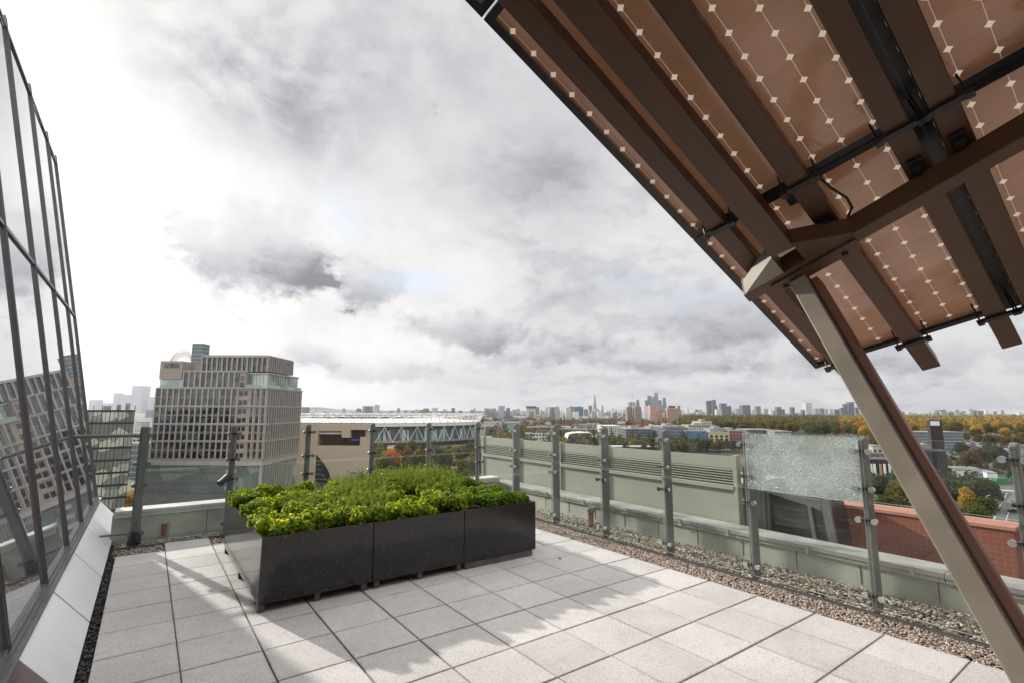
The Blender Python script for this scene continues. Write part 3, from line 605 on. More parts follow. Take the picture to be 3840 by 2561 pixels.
def leaves(n, C, Nrm, size, cols, aspect=1.0, fold=.25):
    """n small folded six-sided leaves at C facing Nrm"""
    r = rng.normal(size=(n, 3)); t = np.cross(Nrm, r); t /= np.linalg.norm(t, axis=1)[:, None]; b = np.cross(Nrm, t)
    s = size*(.6+.8*rng.random((n, 1)))
    tip = C+t*s; base = C-t*s*.8; w = b*s*aspect*.72; up = Nrm*s*fold
    V = np.stack([base, C+w*.9-t*s*.25+up, C+w*.75+t*s*.5+up*.6, tip, C-w*.75+t*s*.5+up*.6, C-w*.9-t*s*.25+up], 1).reshape(-1, 3)
    i = (np.arange(n)*6)[:, None]; F = np.concatenate([i+np.array([0, 1, 2, 3]), i+np.array([0, 3, 4, 5])], 0)
    return V, F, np.concatenate([cols, cols], 0)
def planting():
    X0, X1, Y0, Y1, ZS = .93, 3.90, 4.96, 7.22, .60
    # clumps of soft lobed leaves
    spots = []
    def clump(x, y, r, h, hue): spots.append((x, y, r, h, hue))
    lay = [(1.08, 5.12, .17, .13, 1), (1.38, 5.18, .2, .15, 1), (1.70, 5.15, .19, .15, .9), (2.0, 5.12, .16, .10, .3), (2.28, 5.18, .2, .15, .9), (2.55, 5.14, .18, .13, 1), (2.86, 5.22, .22, .19, .6), (3.12, 5.3, .2, .17, .5), (3.38, 5.18, .2, .16, .25), (3.66, 5.2, .2, .13, .2), (3.83, 5.12, .12, .08, .3),
           (1.05, 5.55, .18, .15, .8), (1.3, 5.7, .22, .19, 1), (1.02, 6.1, .2, .17, .5), (1.25, 6.25, .24, .22, .9), (1.05, 6.7, .2, .19, .6), (1.3, 6.9, .22, .22, .7), (1.6, 5.5, .17, .13, .7), (1.0, 7.1, .16, .15, .3), (1.55, 6.55, .2, .20, .8), (1.75, 6.95, .2, .2, .6),
           (2.5, 5.6, .2, .17, .8), (2.85, 5.6, .24, .22, .9), (3.05, 5.9, .22, .2, .7), (3.5, 5.6, .22, .18, .35), (3.75, 5.7, .2, .16, .3), (3.78, 6.2, .2, .18, .3), (3.5, 6.1, .22, .2, .4), (3.8, 6.7, .18, .17, .3), (2.1, 6.7, .2, .19, .6), (2.6, 6.3, .2, .2, .7)]
    lay += [(1.9, 5.6, .18, .2, .7), (2.25, 6.0, .2, .2, .55), (1.7, 6.1, .18, .2, .8), (2.4, 6.6, .2, .24, .5), (3.1, 6.35, .2, .22, .5), (2.0, 6.45, .2, .22, .6), (2.75, 6.6, .2, .26, .45), (3.35, 6.5, .2, .24, .4)]
    for a in lay: clump(*a)
    VV, FF, CC = [], [], []; off = 0; subs = []
    for (x, y, r, h, hue) in spots:
        for q in range(9):
            t = rnd.uniform(0, 6.283); e = r*.85*math.sqrt(rnd.random())
            subs.append((x+e*math.cos(t), y+e*math.sin(t), rnd.uniform(.055, .105), h*rnd.uniform(.55, 1.2)*(1-.35*(e/r)**2), hue*rnd.uniform(.6, 1.1)))
    for (x, y, r, h, hue) in subs:
        n = int(215*(r/.08)**2)
        d = rng.normal(size=(n, 3)); d[:, 2] = d[:, 2]*.8+.35; d /= np.linalg.norm(d, axis=1)[:, None]
        C = np.array([x, y, ZS+h*.62])+d*(.6+.45*rng.random((n, 1)))*np.array([r, r, r*.85]); low = rng.random(n) < .22
        C[low, 2] = ZS-.01+rng.random(low.sum())*h*.6
        C[:, 0] = np.clip(C[:, 0], X0-.04, X1+.03); C[:, 1] = np.clip(C[:, 1], Y0-.03, Y1+.02)
        out = ((C[:, 0] < X0) | (C[:, 0] > X1) | (C[:, 1] < Y0)); C[out, 2] = np.maximum(C[out, 2], .615)
        nr = d*.8+rng.normal(size=(n, 3))*.5; nr[:, 2] += .35; nr /= np.linalg.norm(nr, axis=1)[:, None]
        k = rng.random((n, 1))**1.3; bright = np.array([.52, .64, .035])*hue+np.array([.10, .21, .02])*(1-hue); deep = np.array([.045, .12, .012])
        col = deep*(1-k)+bright*k; yl = rng.random(n) < .04*hue; col[yl] = np.array([.52, .46, .03])*(.7+.4*rng.random((yl.sum(), 1)))
        br = rng.random(n) < .012; col[br] = np.array([.20, .12, .05])
        V, F, c = leaves(n, C, nr, .0165, col); VV.append(V); FF.append(F+off); CC.append(c); off += len(V)
    o = npmesh('leafy_ground_cover', np.concatenate(VV), np.concatenate(FF), MT['leafy'], tone=np.concatenate(CC)); tag(o, 'bright lime green soft leafy plants filling the black planters', 'plants', kind='stuff')
    # feathery upright herbs between and behind them
    S = []
    for (x, y, r, h, n) in [(1.55, 6.0, .3, .25, 230), (1.9, 5.55, .32, .24, 280), (2.2, 5.75, .3, .26, 260), (2.2, 6.3, .35, .30, 300), (2.6, 6.8, .4, .36, 340), (3.1, 6.6, .4, .40, 380), (3.45, 6.75, .36, .40, 320), (3.3, 7.0, .35, .42, 260), (2.9, 7.0, .3, .38, 240), (1.9, 6.3, .3, .27, 230), (2.35, 7.0, .3, .32, 200), (3.75, 6.9, .2, .30, 110), (1.5, 7.0, .3, .24, 160), (1.0, 6.95, .15, .2, 60), (2.05, 5.2, .2, .17, 150), (3.2, 6.15, .3, .30, 200), (3.72, 6.3, .22, .24, 110)]:
        n = int(n*.7); a = rng.random((n, 2)); q = np.sqrt(a[:, 0])*r; t = a[:, 1]*6.283
        S.append(np.stack([x+q*np.cos(t), y+q*np.sin(t), 0.84*h*(.55+.6*rng.random(n))*(1-.35*(q/r)**2)], 1))
    S = np.concatenate(S); n = len(S); lean = rng.normal(size=(n, 2))*.24
    K = 20; u = (np.arange(K)+.5)/K; u = .15+.85*u
    base = np.stack([S[:, 0], S[:, 1], np.full(n, ZS)], 1)
    P = base[:, None, :]+np.stack([lean[:, :1]*u*S[:, 2:3]*1.6, lean[:, 1:]*u*S[:, 2:3]*1.6, u*S[:, 2:3]], 2)
    P = P.reshape(-1, 3); P[:, 0] = np.clip(P[:, 0], X0-.02, X1+.02); P[:, 1] = np.clip(P[:, 1], Y0, Y1+.03); N_ = len(P)
    dirs = rng.normal(size=(N_, 3)); dirs[:, 2] = np.abs(dirs[:, 2])*.8+.25; dirs /= np.linalg.norm(dirs, axis=1)[:, None]
    L = .020+.020*rng.random((N_, 1)); sd = np.cross(dirs, rng.normal(size=(N_, 3))); sd /= np.linalg.norm(sd, axis=1)[:, None]; w = sd*.0042
    V = np.stack([P, P+dirs*L*.5+w, P+dirs*L, P+dirs*L*.5-w], 1).reshape(-1, 3); F = (np.arange(N_)*4)[:, None]+np.arange(4)
    kk = np.repeat(rng.random(n), K)[:, None]; uu = np.tile(u, n)[:, None]
    col = np.array([.07, .13, .03])*(1-kk)+np.array([.22, .29, .06])*kk; col = col*(.8+.35*rng.random((N_, 1)))
    # stems
    a = np.array([1, 0, 0])*.0016; top = base+np.stack([lean[:, 0]*S[:, 2]*1.6, lean[:, 1]*S[:, 2]*1.6, S[:, 2]], 1)
    Vs = np.stack([base-a, base+a, top+a*.4, top-a*.4], 1).reshape(-1, 3); Fs = (np.arange(n)*4)[:, None]+np.arange(4)+len(V)
    o = npmesh('feathery_herbs', np.concatenate([V, Vs]), np.concatenate([F, Fs]), MT['leafy'], tone=np.concatenate([col, np.tile([[.09, .12, .04]], (n, 1))])); tag(o, 'taller feathery grey green herbs growing behind the lime leaves in the planters', 'plants', kind='stuff')
planting()
m = MB(); m.poly([(4.05, 4.63, .004), (4.085, 4.62, .016), (4.10, 4.645, .006), (4.075, 4.665, .018)]); tag(m.build('dry_leaf', MT['red_pipe']), 'single dry brown leaf lying on the sunlit paving', 'leaf')
# ------------------------------------------------------------------ solar canopy
KU = np.array([.127, -.954, .272]); KV = np.array([-.9061, 0, .423]); KV /= np.linalg.norm(KV); KU -= KV*KU.dot(KV); KU /= np.linalg.norm(KU)
KN = np.cross(KU, KV); KN = -KN if KN[2] > 0 else KN; KP = np.array([2.541, 1., 2.9472])
def K(a, b, c): return KP+KU*a+KV*b+KN*c
def kbox(m, A, B, Cc): return m.obox(KP, KU, KV, KN, A, B, Cc)
def canopy():
    o = thing('solar_canopy', 'sloping canopy of solar panels on brown steel beams with a beige leaning strut', 'canopy', (2.5, .2, 0))
    pit = .1292
    for ca in range(3):
        a0 = -.675+ca*1.088; a1 = a0+1.086
        for rb in range(4):
            b0 = -1.638+rb*1.602; b1 = b0+1.592
            fr = MB(); t = .035
            for A, B in (((a0, a1), (b0, b0+.007)), ((a0, a1), (b1-.007, b1)), ((a0, a0+.007), (b0+.0071, b1-.0071)), ((a1-.007, a1), (b0+.0071, b1-.0071))): kbox(fr, A, B, (-.012, .043))
            for A, B in (((a0+.0071, a1-.0071), (b0+.0071, b0+t)), ((a0+.0071, a1-.0071), (b1-t, b1-.0071)), ((a0+.0071, a0+t), (b0+t+.0001, b1-t-.0001)), ((a1-t, a1-.0071), (b0+t+.0001, b1-t-.0001))): kbox(fr, A, B, (.038, .0425))
            ua = (a0-.006-(-.634)+.0)/pit; off_a = -.634+ca*1.088; off_b = -.166+rb*1.602-.006*(rb > 0)
            cl = MB(); q = [(a0+.008, b0+.008), (a1-.008, b0+.008), (a1-.008, b1-.008), (a0+.008, b1-.008)]
            uv = [((x-off_a)/pit, (y-off_b)/.1285) for x, y in q]
            cl.quad(*[K(x, y, 0) for x, y in q], uv=uv)
            p = cl.build('solar_module', MT['cells'], o); fr.build('module_frame', MT['anodised'], p)
    ras = [(-.535, -.44), (-.12, -.02), (.285, .38), (.447, .54), (.86, .955), (1.27, 1.365), (1.535, 1.63), (1.945, 2.04), (2.35, 2.445)]
    for a0, a1 in ras:
        m = MB(); kbox(m, (a0, a1), (-1.855, 4.7), (.062, .16)); m.build('rafter', MT['rafter'], o, bevel=.005)
        for b in (-1.495, .03, 1.64, 3.2):
            if b == .03 and a0 < -.5 and False: continue
            m = MB(); kbox(m, (a0-.042, a1+.045), (b-.014, b+.014), (.1615, .178)); c = m.build('clamp_bar', MT['dark_metal'], o)
            for aa in (a0-.026, a1+.030):
                m = MB(); m.tube(K(aa, b, .18), K(aa, b+.02, .045), .0045, 8); kbox(m, (aa-.014, aa+.014), (b-.014, b+.014), (.1785, .188)); m.build('clamp_rod', MT['dark_metal'], c)
    # portal frame under the rafters: cross beam, main rafter, strut
    def bb(a): return -.285+.155*a
    def cross(m, a0, a1, c0, c1, w): m.prism([K(a0, bb(a0), c0), K(a1, bb(a1), c0), K(a1, bb(a1)-w, c0), K(a0, bb(a0)-w, c0)], KN*(c1-c0))
    m = MB(); cross(m, -.58, 3.0, .178, .30, .068); m.build('cross_beam', MT['rafter'], o, bevel=.004)
    m = MB(); kbox(m, (-.337, -.222), (-.20, 4.6), (.178, .299)); m.build('main_rafter', MT['rafter'], o, bevel=.004)
    m = MB(); m.prism([K(-.221, -.17, .19), K(-.221, bb(-.22)+.001, .19), K(.02, bb(.02)+.001, .19)], KN*.108); m.build('haunch_plate', MT['rafter'], o)
    m = MB(); m.prism([K(-.338, -.20, .19), K(-.57, bb(-.57)+.001, .19), K(-.338, bb(-.338)+.001, .19)], KN*.108); m.build('haunch_plate', MT['paint'], o)
    m = MB(); m.prism([K(-.43, bb(-.43)-.03, .302), K(.01, bb(.01)-.03, .302), K(.01, bb(.01)-.10, .302), K(-.43, bb(-.43)-.10, .302)], KN*.012); fp = m.build('flange_plate', MT['rafter'], o)
    for a in (-.37, -.06):
        m = MB(); m.tube(K(a, bb(a)-.082, .314), K(a, bb(a)-.082, .328), .014, 10); m.build('bolt', MT['dark_metal'], fp)
    for a0, a1 in ((.305, .36), (.46, .52), (-.10, -.04)):
        m = MB(); kbox(m, (a0, a1), (bb(a0)+.015, bb(a0)+.09), (.163, .178)); kbox(m, (a0+.01, a1-.012), (bb(a0)+.03, bb(a0)+.07), (.1785, .20)); m.build('saddle_bracket', MT['dark_metal'], o)
    d = np.array([-.158, -.419, -.894]); d /= np.linalg.norm(d); e1 = KU-d*KU.dot(d); e1 /= np.linalg.norm(e1); e2 = np.cross(d, e1); e2 = e2 if e2.dot(KV) > 0 else -e2
    M0 = K(-.226, -.388, .312)
    m = MB(); m.obox(M0, e1, e2, d, (-.118, -.034), (-.045, 0), (0, 3.2)); m.build('strut', MT['paint'], o, bevel=.005)
    m = MB(); m.obox(M0, e1, e2, d, (-.105, -.029), (-.075, -.0455), (0, 3.2)); m.build('strut_recess', MT['dark_metal'], o)
    m = MB(); m.obox(M0, e1, e2, d, (-.105, .001), (-.165, -.0755), (0, 3.2)); m.build('strut_back_channel', MT['strut_back'], o, bevel=.005)
    m = MB(); m.path([K(.01, .02, .17), K(.03, -.05, .2), K(.06, -.14, .21), K(.055, -.22, .20), K(.02, -.27, .19)], .006); m.build('cable', MT['dark_metal'], o)
    m = MB(); kbox(m, (-.165, -.125), (-.10, .0), (.05, .12)); m.build('junction_box', MT['dark_metal'], o)
canopy()
# the terracotta wall of the roof house behind the photographer
o = thing('roof_house', 'terracotta tiled roof house wall behind the canopy', 'wall', (4, -3, 0))
m = MB(); m.box((-3, 9), (-3.0, -2.6), (-.3, 5.2)); m.build('tile_wall', MT['brick'], o)
# ================================================================== the city beyond
MT['taupe'] = brick_mat('taupe_precast_facade', (.31, .275, .245), (.35, .31, .275), (.27, .24, .215), 1.9, 3.0, .05)
MT['pier'] = mat('pale_precast_pier', (.38, .352, .325), .7, var=.07, scale=.4)
MT['spandrel'] = mat('grey_spandrel', (.16, .155, .15), .6, var=.1, scale=1)
MT['beige'] = brick_mat('beige_concrete_panels', (.46, .375, .29), (.50, .41, .32), (.40, .325, .25), 1.5, 60, .09)
MT['white'] = mat('white_cladding', (.72, .72, .70), .6, var=.05, scale=.2)
MT['roofgrey'] = mat('grey_flat_roof', (.27, .265, .26), .85, var=.2, scale=.15)
MT['roofdark'] = mat('dark_flat_roof', (.10, .10, .105), .85, var=.2, scale=.15)
MT['orange_steel'] = mat('faded_orange_steel', (.55, .40, .33), .6, var=.1)
MT['darkbrick'] = brick_mat('dark_brown_brick', (.022, .016, .014), (.03, .022, .018), (.05, .042, .038), 2.0, 2.6, .22)
MT['green_box'] = mat('green_painted_steel', (.02, .20, .06), .6, var=.1)
MT['blue_sign'] = mat('blue_sign_board', (.03, .16, .42), .5, var=.04)
MT['city_ground'] = mat('city_ground', (.07, .08, .042), .95, var=.4, scale=.012, var2=(.135, .13, .10))
def zbox(m, L, D, Z, mis=None): return m.obox((0, 0, 0), RH, FH, (0, 0, 1), L, D, Z, mis)
# ground
m = MB(); G = 9500
m.quad((-2500, -2500, GZ), (G, -2500, GZ), (G, G, GZ), (-2500, G, GZ)); tag(m.build('city_ground', MT['city_ground']), kind='structure')
# low hills on the horizon far left
hv = MB(); prev = None
for k in range(60):
    az = math.radians(1+k*.62); r = 8600; h = 70*math.exp(-((k-14)/14)**2)*(.8+.2*math.sin(k*.9))+34+8*math.sin(k*.37)
    p = np.array([math.sin(az)*r, math.cos(az)*r, GZ]); t = p*1.04; t[2] = GZ+h
    if prev is not None: hv.quad(prev[0], p, t, prev[1]); hv.quad(prev[1], t, np.array([t[0]*1.1, t[1]*1.1, GZ]), np.array([prev[1][0]*1.1, prev[1][1]*1.1, GZ]))
    prev = (p, t)
MT['hill'] = mat('distant_hills', (.10, .12, .09), .95, var=.3, scale=.004)
tag(hv.build('horizon_hills', MT['hill']), kind='structure')
# ------------------------------------------------------------------ apartment tower
def Z1(x, y): return 300+x*.41456, 1250+y*.41456
def tower():
    D0 = 175.
    def L(x, y=700, D=D0): return at(*Z1(x, y), D)[0]
    def z(y, x=1200, D=D0): return at(*Z1(x, y), D)[1]
    Ll, Lc = L(690, 490), L(1690, 500); Dr = D0+29.7
    o = thing('apartment_tower', 'taupe gridded apartment tower with stepped upper storeys rising behind the back balustrade', 'building', tuple(ldz((Ll+Lc)/2, D0+12, GZ)))
    bands = [490, 655, 815, 970, 1135]; sx = (Lc-Ll)/1000
    def lx(x): return Ll+(x-690)*sx
    m = MB(); zbox(m, (Ll, Lc), (D0+.35, Dr), (z(1150), z(492))); m.build('wall', MT['taupe'], o)
    nwin = [0]; rest = MB()
    def win(l0, l1, z0, z1, D, mt='win_mix'):
        if nwin[0] < 95:
            q = MB(); zbox(q, (l0, l1), (D-.06, D+.0), (z0, z1)); q.build('window', MT[mt], o); nwin[0] += 1
        else: zbox(rest, (l0, l1), (D-.06, D), (z0, z1))
    def swin(d0, d1, z0, z1, Lx): zbox(rest, (Lx, Lx+.06), (d0, d1), (z0, z1))
    g = MB(); sp = MB()
    xs = [690+52.6*k for k in range(15)]
    for bt, bb_ in zip(bands[:-1], bands[1:]):
        zt, zb = z(bt), z(bb_); zm = (zt+zb)/2
        zbox(g, (Ll-.06, Lc+.1), (D0-.06, D0+.34), (zt-.30, zt+.12))
        for k, x in enumerate(xs):
            zbox(g, (lx(x)-.23, lx(x)+.23), (D0-.0, D0+.34), (zb+.121, zt-.301))
            if k < 14:
                win(lx(x)+.28, lx(x+52.6)-.32, zb+.32, zt-.55, D0+.345); zbox(sp, (lx(x)+.28, lx(x+52.6)-.32), (D0+.27, D0+.284), (zm-.42, zm+.30))
        for x0, x1, sh in ((1440, 1472, 0), (1482, 1514, 1)):
            for hh in (0, 1):
                a = zb+.35+(zm-zb)*hh; win(lx(x0), lx(x1), a+(.25 if sh else 0), a+1.75, D0+.345, 'win_dark')
        for x in (1545, 1597, 1649): 
            win(lx(x)+.15, lx(x+30), zb+.32, zt-.5, D0+.345); zbox(g, (lx(x+36)-.12, lx(x+36)+.30), (D0, D0+.34), (zb+.121, zt-.301)); zbox(sp, (lx(x)+.15, lx(x+30)), (D0+.27, D0+.284), (zm-.42, zm+.30))
        for k in range(16):
            d0 = D0+.8+k*1.8; swin(d0+.25, d0+1.15, zb+.35, zt-.55, Lc+.001)
            zbox(g, (Lc, Lc+.34), (d0-.30, d0+.12), (zb+.121, zt-.301))
        zbox(g, (Lc+.101, Lc+.36), (D0-.06, Dr), (zt-.30, zt+.12))
    g.build('facade_grid', MT['pier'], o); sp.build('spandrel', MT['spandrel'], o)
    # mid block
    M0 = lx(918); zt, zb = z(342), z(490)
    m = MB(); zbox(m, (M0, lx(1490)), (D0+.4, Dr-4), (zb+.13, zt)); m.build('wall', MT['taupe'], o)
    g2 = MB(); zbox(g2, (M0-.05, lx(1500)), (D0+.05, D0+.8), (zt-.2, zt+.3))
    for k in range(10):
        x = 925+51.5*k; zbox(g2, (lx(x)-.30, lx(x)+.22), (D0+.08, D0+.39), (zb+.13, zt-.21)); win(lx(x)+.28, lx(x+51.5)-.36, zb+.4, zt-.45, D0+.395)
    for hh in (.25, 2.6): win(lx(1440), lx(1475), zb+hh, zb+hh+1.7, D0+.395, 'win_dark')
    # set back blue grey glazed storeys on the corner
    m = MB(); zbox(m, (lx(1491), Lc-1.2), (D0+2.5, Dr-2), (zb+.13, z(362))); m.build('set_back_storey', MT['win_green'], o)
    for k in range(14):
        zbox(g2, (Lc-1.19, Lc-1.02), (D0+2.6+k*1.4, D0+2.72+k*1.4), (zb+.14, z(362)))
        if k < 5: zbox(g2, (lx(1500)+k*1.15, lx(1500)+k*1.15+.11), (D0+2.35, D0+2.49), (zb+.14, z(362)))
    zbox(g2, (lx(1491), Lc-.8), (D0+2.2, Dr-2), (z(362)+.001, z(350)+.1))
    q = MB(); zbox(q, (lx(1500), Lc-.1), (D0+.05, D0+.09), (zb+.13, zb+1.2)); zbox(q, (Lc-.1, Lc-.06), (D0+.1, Dr-1), (zb+.13, zb+1.2)); q.build('glass_guard', MT['win_green'], o)
    # top block
    T0, T1 = lx(1034), lx(1640); zt, zb = z(196), z(345)+.05; Dt = D0+3
    m = MB(); zbox(m, (T0, T1), (Dt+.5, Dr-6), (zb+.31, zt)); m.build('wall', MT['spandrel'], o)
    zbox(g2, (T0-.2, T1+.25), (Dt-.1, Dr-6), (zt+.001, zt+.35)); zbox(g2, (T0-.2, T1+.25), (Dt-.1, Dt+.499), (zt-.45, zt))
    for k in range(14):
        x = 1034+46.6*k; zbox(g2, (lx(x)-.20, lx(x)+.24), (Dt-.05, Dt+.48), (zb+.31, zt-.46))
    for k in range(13):
        x = 1034+46.6*k; zbox(rest, (lx(x)+.3, lx(x+46.6)-.26), (Dt+.44, Dt+.495), (zb+.4, zt-1.0 if k % 4 else zt-.7))
    for k in range(12): zbox(g2, (T1+.001, T1+.4), (Dt+1+k*1.75, Dt+1.45+k*1.75), (zb+.31, zt-.01))
    for k in range(11): swin(Dt+1.6+k*1.75, Dt+2.5+k*1.75, zb+.5, zt-.6, T1+.002)
    g2.build('facade_grid', MT['pier'], o)
    # corner box with its glazed storey
    B0, B1 = lx(703), lx(905); 
    m = MB(); zbox(m, (B0, B1), (D0+.2, D0+14), (z(412), z(250))); m.build('corner_box', MT['taupe'], o)
    for k in range(3): win(lx(735+k*50), lx(778+k*50), z(312), z(268), D0+.195, 'win_dark')
    m = MB(); zbox(m, (B0+.1, B1+.3), (D0+.7, D0+13), (z(490)+.13, z(413))); m.build('glazed_storey', MT['win_green'], o)
    m = MB(); zbox(m, (B1+.001, lx(1000)), (D0+6, D0+15), (z(345)+.4, z(262))); m.build('roof_plant', MT['taupe'], o)
    for k in range(9): 
        m = MB(); l = B0+.3+k*.8; m.tube(ldz(l, D0+.5, z(250)), ldz(l, D0+.5, z(250)+1.0), .04, 5); m.build('roof_rail', MT['pier'], o)
    # transfer band and podium
    m = MB(); zbox(m, (Ll-.3, Lc+.4), (D0-.3, Dr), (z(1190), z(1151))); m.build('transfer_band', MT['pier'], o)
    m = MB(); zbox(m, (Ll-1.5, Lc-.6), (D0+.6, Dr), (z(1440), z(1191))); m.build('podium_glass', MT['win_green'], o)
    g3 = MB()
    for k in range(66):
        l = Ll-1.4+k*.62
        if l > Lc-.7: break
        zbox(g3, (l, l+.07), (D0+.45, D0+.59), (z(1440), z(1195)))
    for y, h in ((1245, .5), (1335, .5), (1400, .35)): zbox(g3, (Ll-1.5, lx(1330)), (D0+.38, D0+.449), (z(y)-h, z(y)))
    g3.build('podium_mullions', MT['spandrel'], o)
    m = MB()
    for k in range(14): zbox(m, (Lc-.2, Lc+.25), (D0+.8+k*1.75, D0+1.2+k*1.75), (GZ, z(1191)))
    zbox(m, (Lc-.6, Lc+.2), (D0-.2, D0+.59), (GZ, z(1191))); m.build('colonnade', MT['pier'], o)
    for k in range(3):
        m = MB(); zbox(m, (lx(1395), lx(1480)), (D0-1.2, D0+.37), (z(1225+k*75)-1.2, z(1225+k*75))); m.build('stair_landing', MT['pier'], o)
    m = MB(); zbox(m, (Ll-4, Lc-.61), (D0+.8, Dr), (GZ, z(1441))); m.build('podium_base', MT['spandrel'], o)
    if rest.v: q = rest.build('window', MT['win_mix'], o); q['kind'] = 'stuff'
tower()
def office():
    D0 = 150.
    def zz(y): return at(*Z1(300, y), D0)[1]
    L1 = at(*Z1(497, 690), D0)[0]; bw = 1.9; n = 10
    o = thing('office_block', 'dark framed green glass office block squeezed between facade and tower', 'building', tuple(ldz(L1-10, D0+10, GZ)))
    ex = RH*.80+FH*.60; ey = FH*.80-RH*.60; O = ldz(L1, D0, 0)
    def ob(m, X, Y, Z): m.obox(O, ex, ey, (0, 0, 1), X, Y, Z); return m
    ztop = zz(690); m = ob(MB(), (-n*bw, 0), (.3, 16), (GZ, ztop)); m.build('wall', MT['dark_metal'], o)
    fr = MB(); fh = 3.55
    for f in range(11):
        z1 = ztop-.5-f*fh; ob(fr, (-n*bw, .1), (.1, .29), (z1, z1+.5))
        for b in range(n):
            if z1-fh < GZ: continue
            if b < 7:
                q = ob(MB(), (-(b+1)*bw+.09-0, -b*bw-.09), (.22, .299), (z1-fh+.55, z1-.05)); q.build('window', MT['win_office'], o)
    for b in range(2*n+1): ob(fr, (-b*bw/2-.05, -b*bw/2+.05), (.15, .215), (GZ, ztop-.51))
    for b in range(n+1): ob(fr, (-b*bw-.08, -b*bw+.08), (.15, .3), (ztop+.001, ztop+1.3))
    fr.build('frame_grid', MT['dark_metal'], o)
    for k, (a, b, h) in enumerate(((-4.5, -3.4, 1.6), (-2.4, -1.2, 2.0), (-7.5, -6, 1.2))):
        m = ob(MB(), (a, b), (3, 5), (ztop, ztop+h)); m.build('roof_plant', MT['roofgrey'], o)
    for y in (8, 8.8, 9.6):
        pass
office()
# ------------------------------------------------------------------ beige theatre
def ZS(x, y): return 1100+x*.34028, 1450+y*.34028
def theatre():
    D0 = 230.
    def P(x, y): return at(*ZS(x, y), D0)
    def L(x, y=700): return P(x, y)[0]
    def z(y, x=450): return P(x, y)[1]
    L0, L1 = L(-40), L(880); zt = z(402); zb = z(1300)
    o = thing('performance_building', 'windowless beige concrete building with a quarter arch window and a stepped recess', 'building', tuple(ldz((L0+L1)/2, D0+15, GZ)))
    wall = MB(); B = lambda x0, x1, y0, y1, D=(D0, D0+2): zbox(wall, (L(x0), L(x1)), D, (z(y1), z(y0)))
    wall_l = wall
    zbox(wall, (L0, L(262)), (D0, D0+2), (GZ, zt)); zbox(wall, (L(262), L1), (D0, D0+2), (GZ, z(645)))
    B(262, 525, 402, 486); B(525, 620, 402, 556); B(620, 880, 402, 470); B(730, 880, 548, 645)
    wall.build('wall', MT['beige'], o)
    m = MB(); zbox(m, (L0, L1-3.6), (D0+8, D0+10), (GZ, zt-.1)); zbox(m, (L0, L0+1.5), (D0+2.01, D0+7.99), (GZ, zt-.1)); zbox(m, (L1-4.4, L1-3.6), (D0+2.01, D0+7.99), (GZ, zt-.1)); m.build('rear_wall', MT['beige'], o)
    m = MB(); zbox(m, (L0, L1-.2), (D0+.01, D0+2), (zt+.001, zt+.3)); zbox(m, (L0, L1-3.7), (D0+2.001, D0+10), (zt+.001, zt+.3)); m.build('roof', MT['roofgrey'], o)
    m = MB(); zbox(m, (L(262), L1-4.5), (D0+6, D0+7), (z(650), zt-.2)); m.build('recess_glazing', MT['darkbrick'], o)
    m = MB(); zbox(m, (L(262), L(525)), (D0+1.2, D0+5.9), (z(520), z(500))); m.build('recess_ledge', MT['white'], o)
    for k in range(7): m = MB(); l = L(545+k*26); zbox(m, (l, l+.25), (D0+3, D0+3.3), (z(645), z(560))); m.build('recess_column', MT['dark_metal'], o)
    pts = [P(245, 740), P(290, 785), P(335, 838), P(370, 895), P(400, 960), P(418, 1020), P(428, 1090), P(432, 1200), P(245, 1200)]
    Lx = P(245, 900)[0]
    m = MB(); m.prism([ldz(Lx if i in (0, 8) else a, D0-.06, b) for i, (a, b) in enumerate(pts)], FH*.05); w = m.build('arch_window', MT['win_mix'], o)
    m = MB()
    for y in (850, 905, 960, 1015, 1060): zbox(m, (Lx, L(300+(y-850)*.5)), (D0-.12, D0-.065), (z(y)-.12, z(y)+.12))
    m.build('glazing_bar', MT['win_green'], w)
    q = [P(715, 1100), P(735, 1000), P(765, 890), P(760, 960), P(745, 1100)]
    m = MB(); m.prism([ldz(a, D0-.05, b) for a, b in q], FH*.04); m.build('slit_window', MT['win_dark'], o)
    m = MB(); zbox(m, (L(640), L(700)), (D0-.15, D0-.02), (z(952), z(934))); m.build('small_sign', MT['win_green'], o)
    m = MB(); zbox(m, (L(618), L(705)), (D0+2.1, D0+2.3), (z(592), z(576))); m.build('sign_band', MT['blue_sign'], o)
theatre()
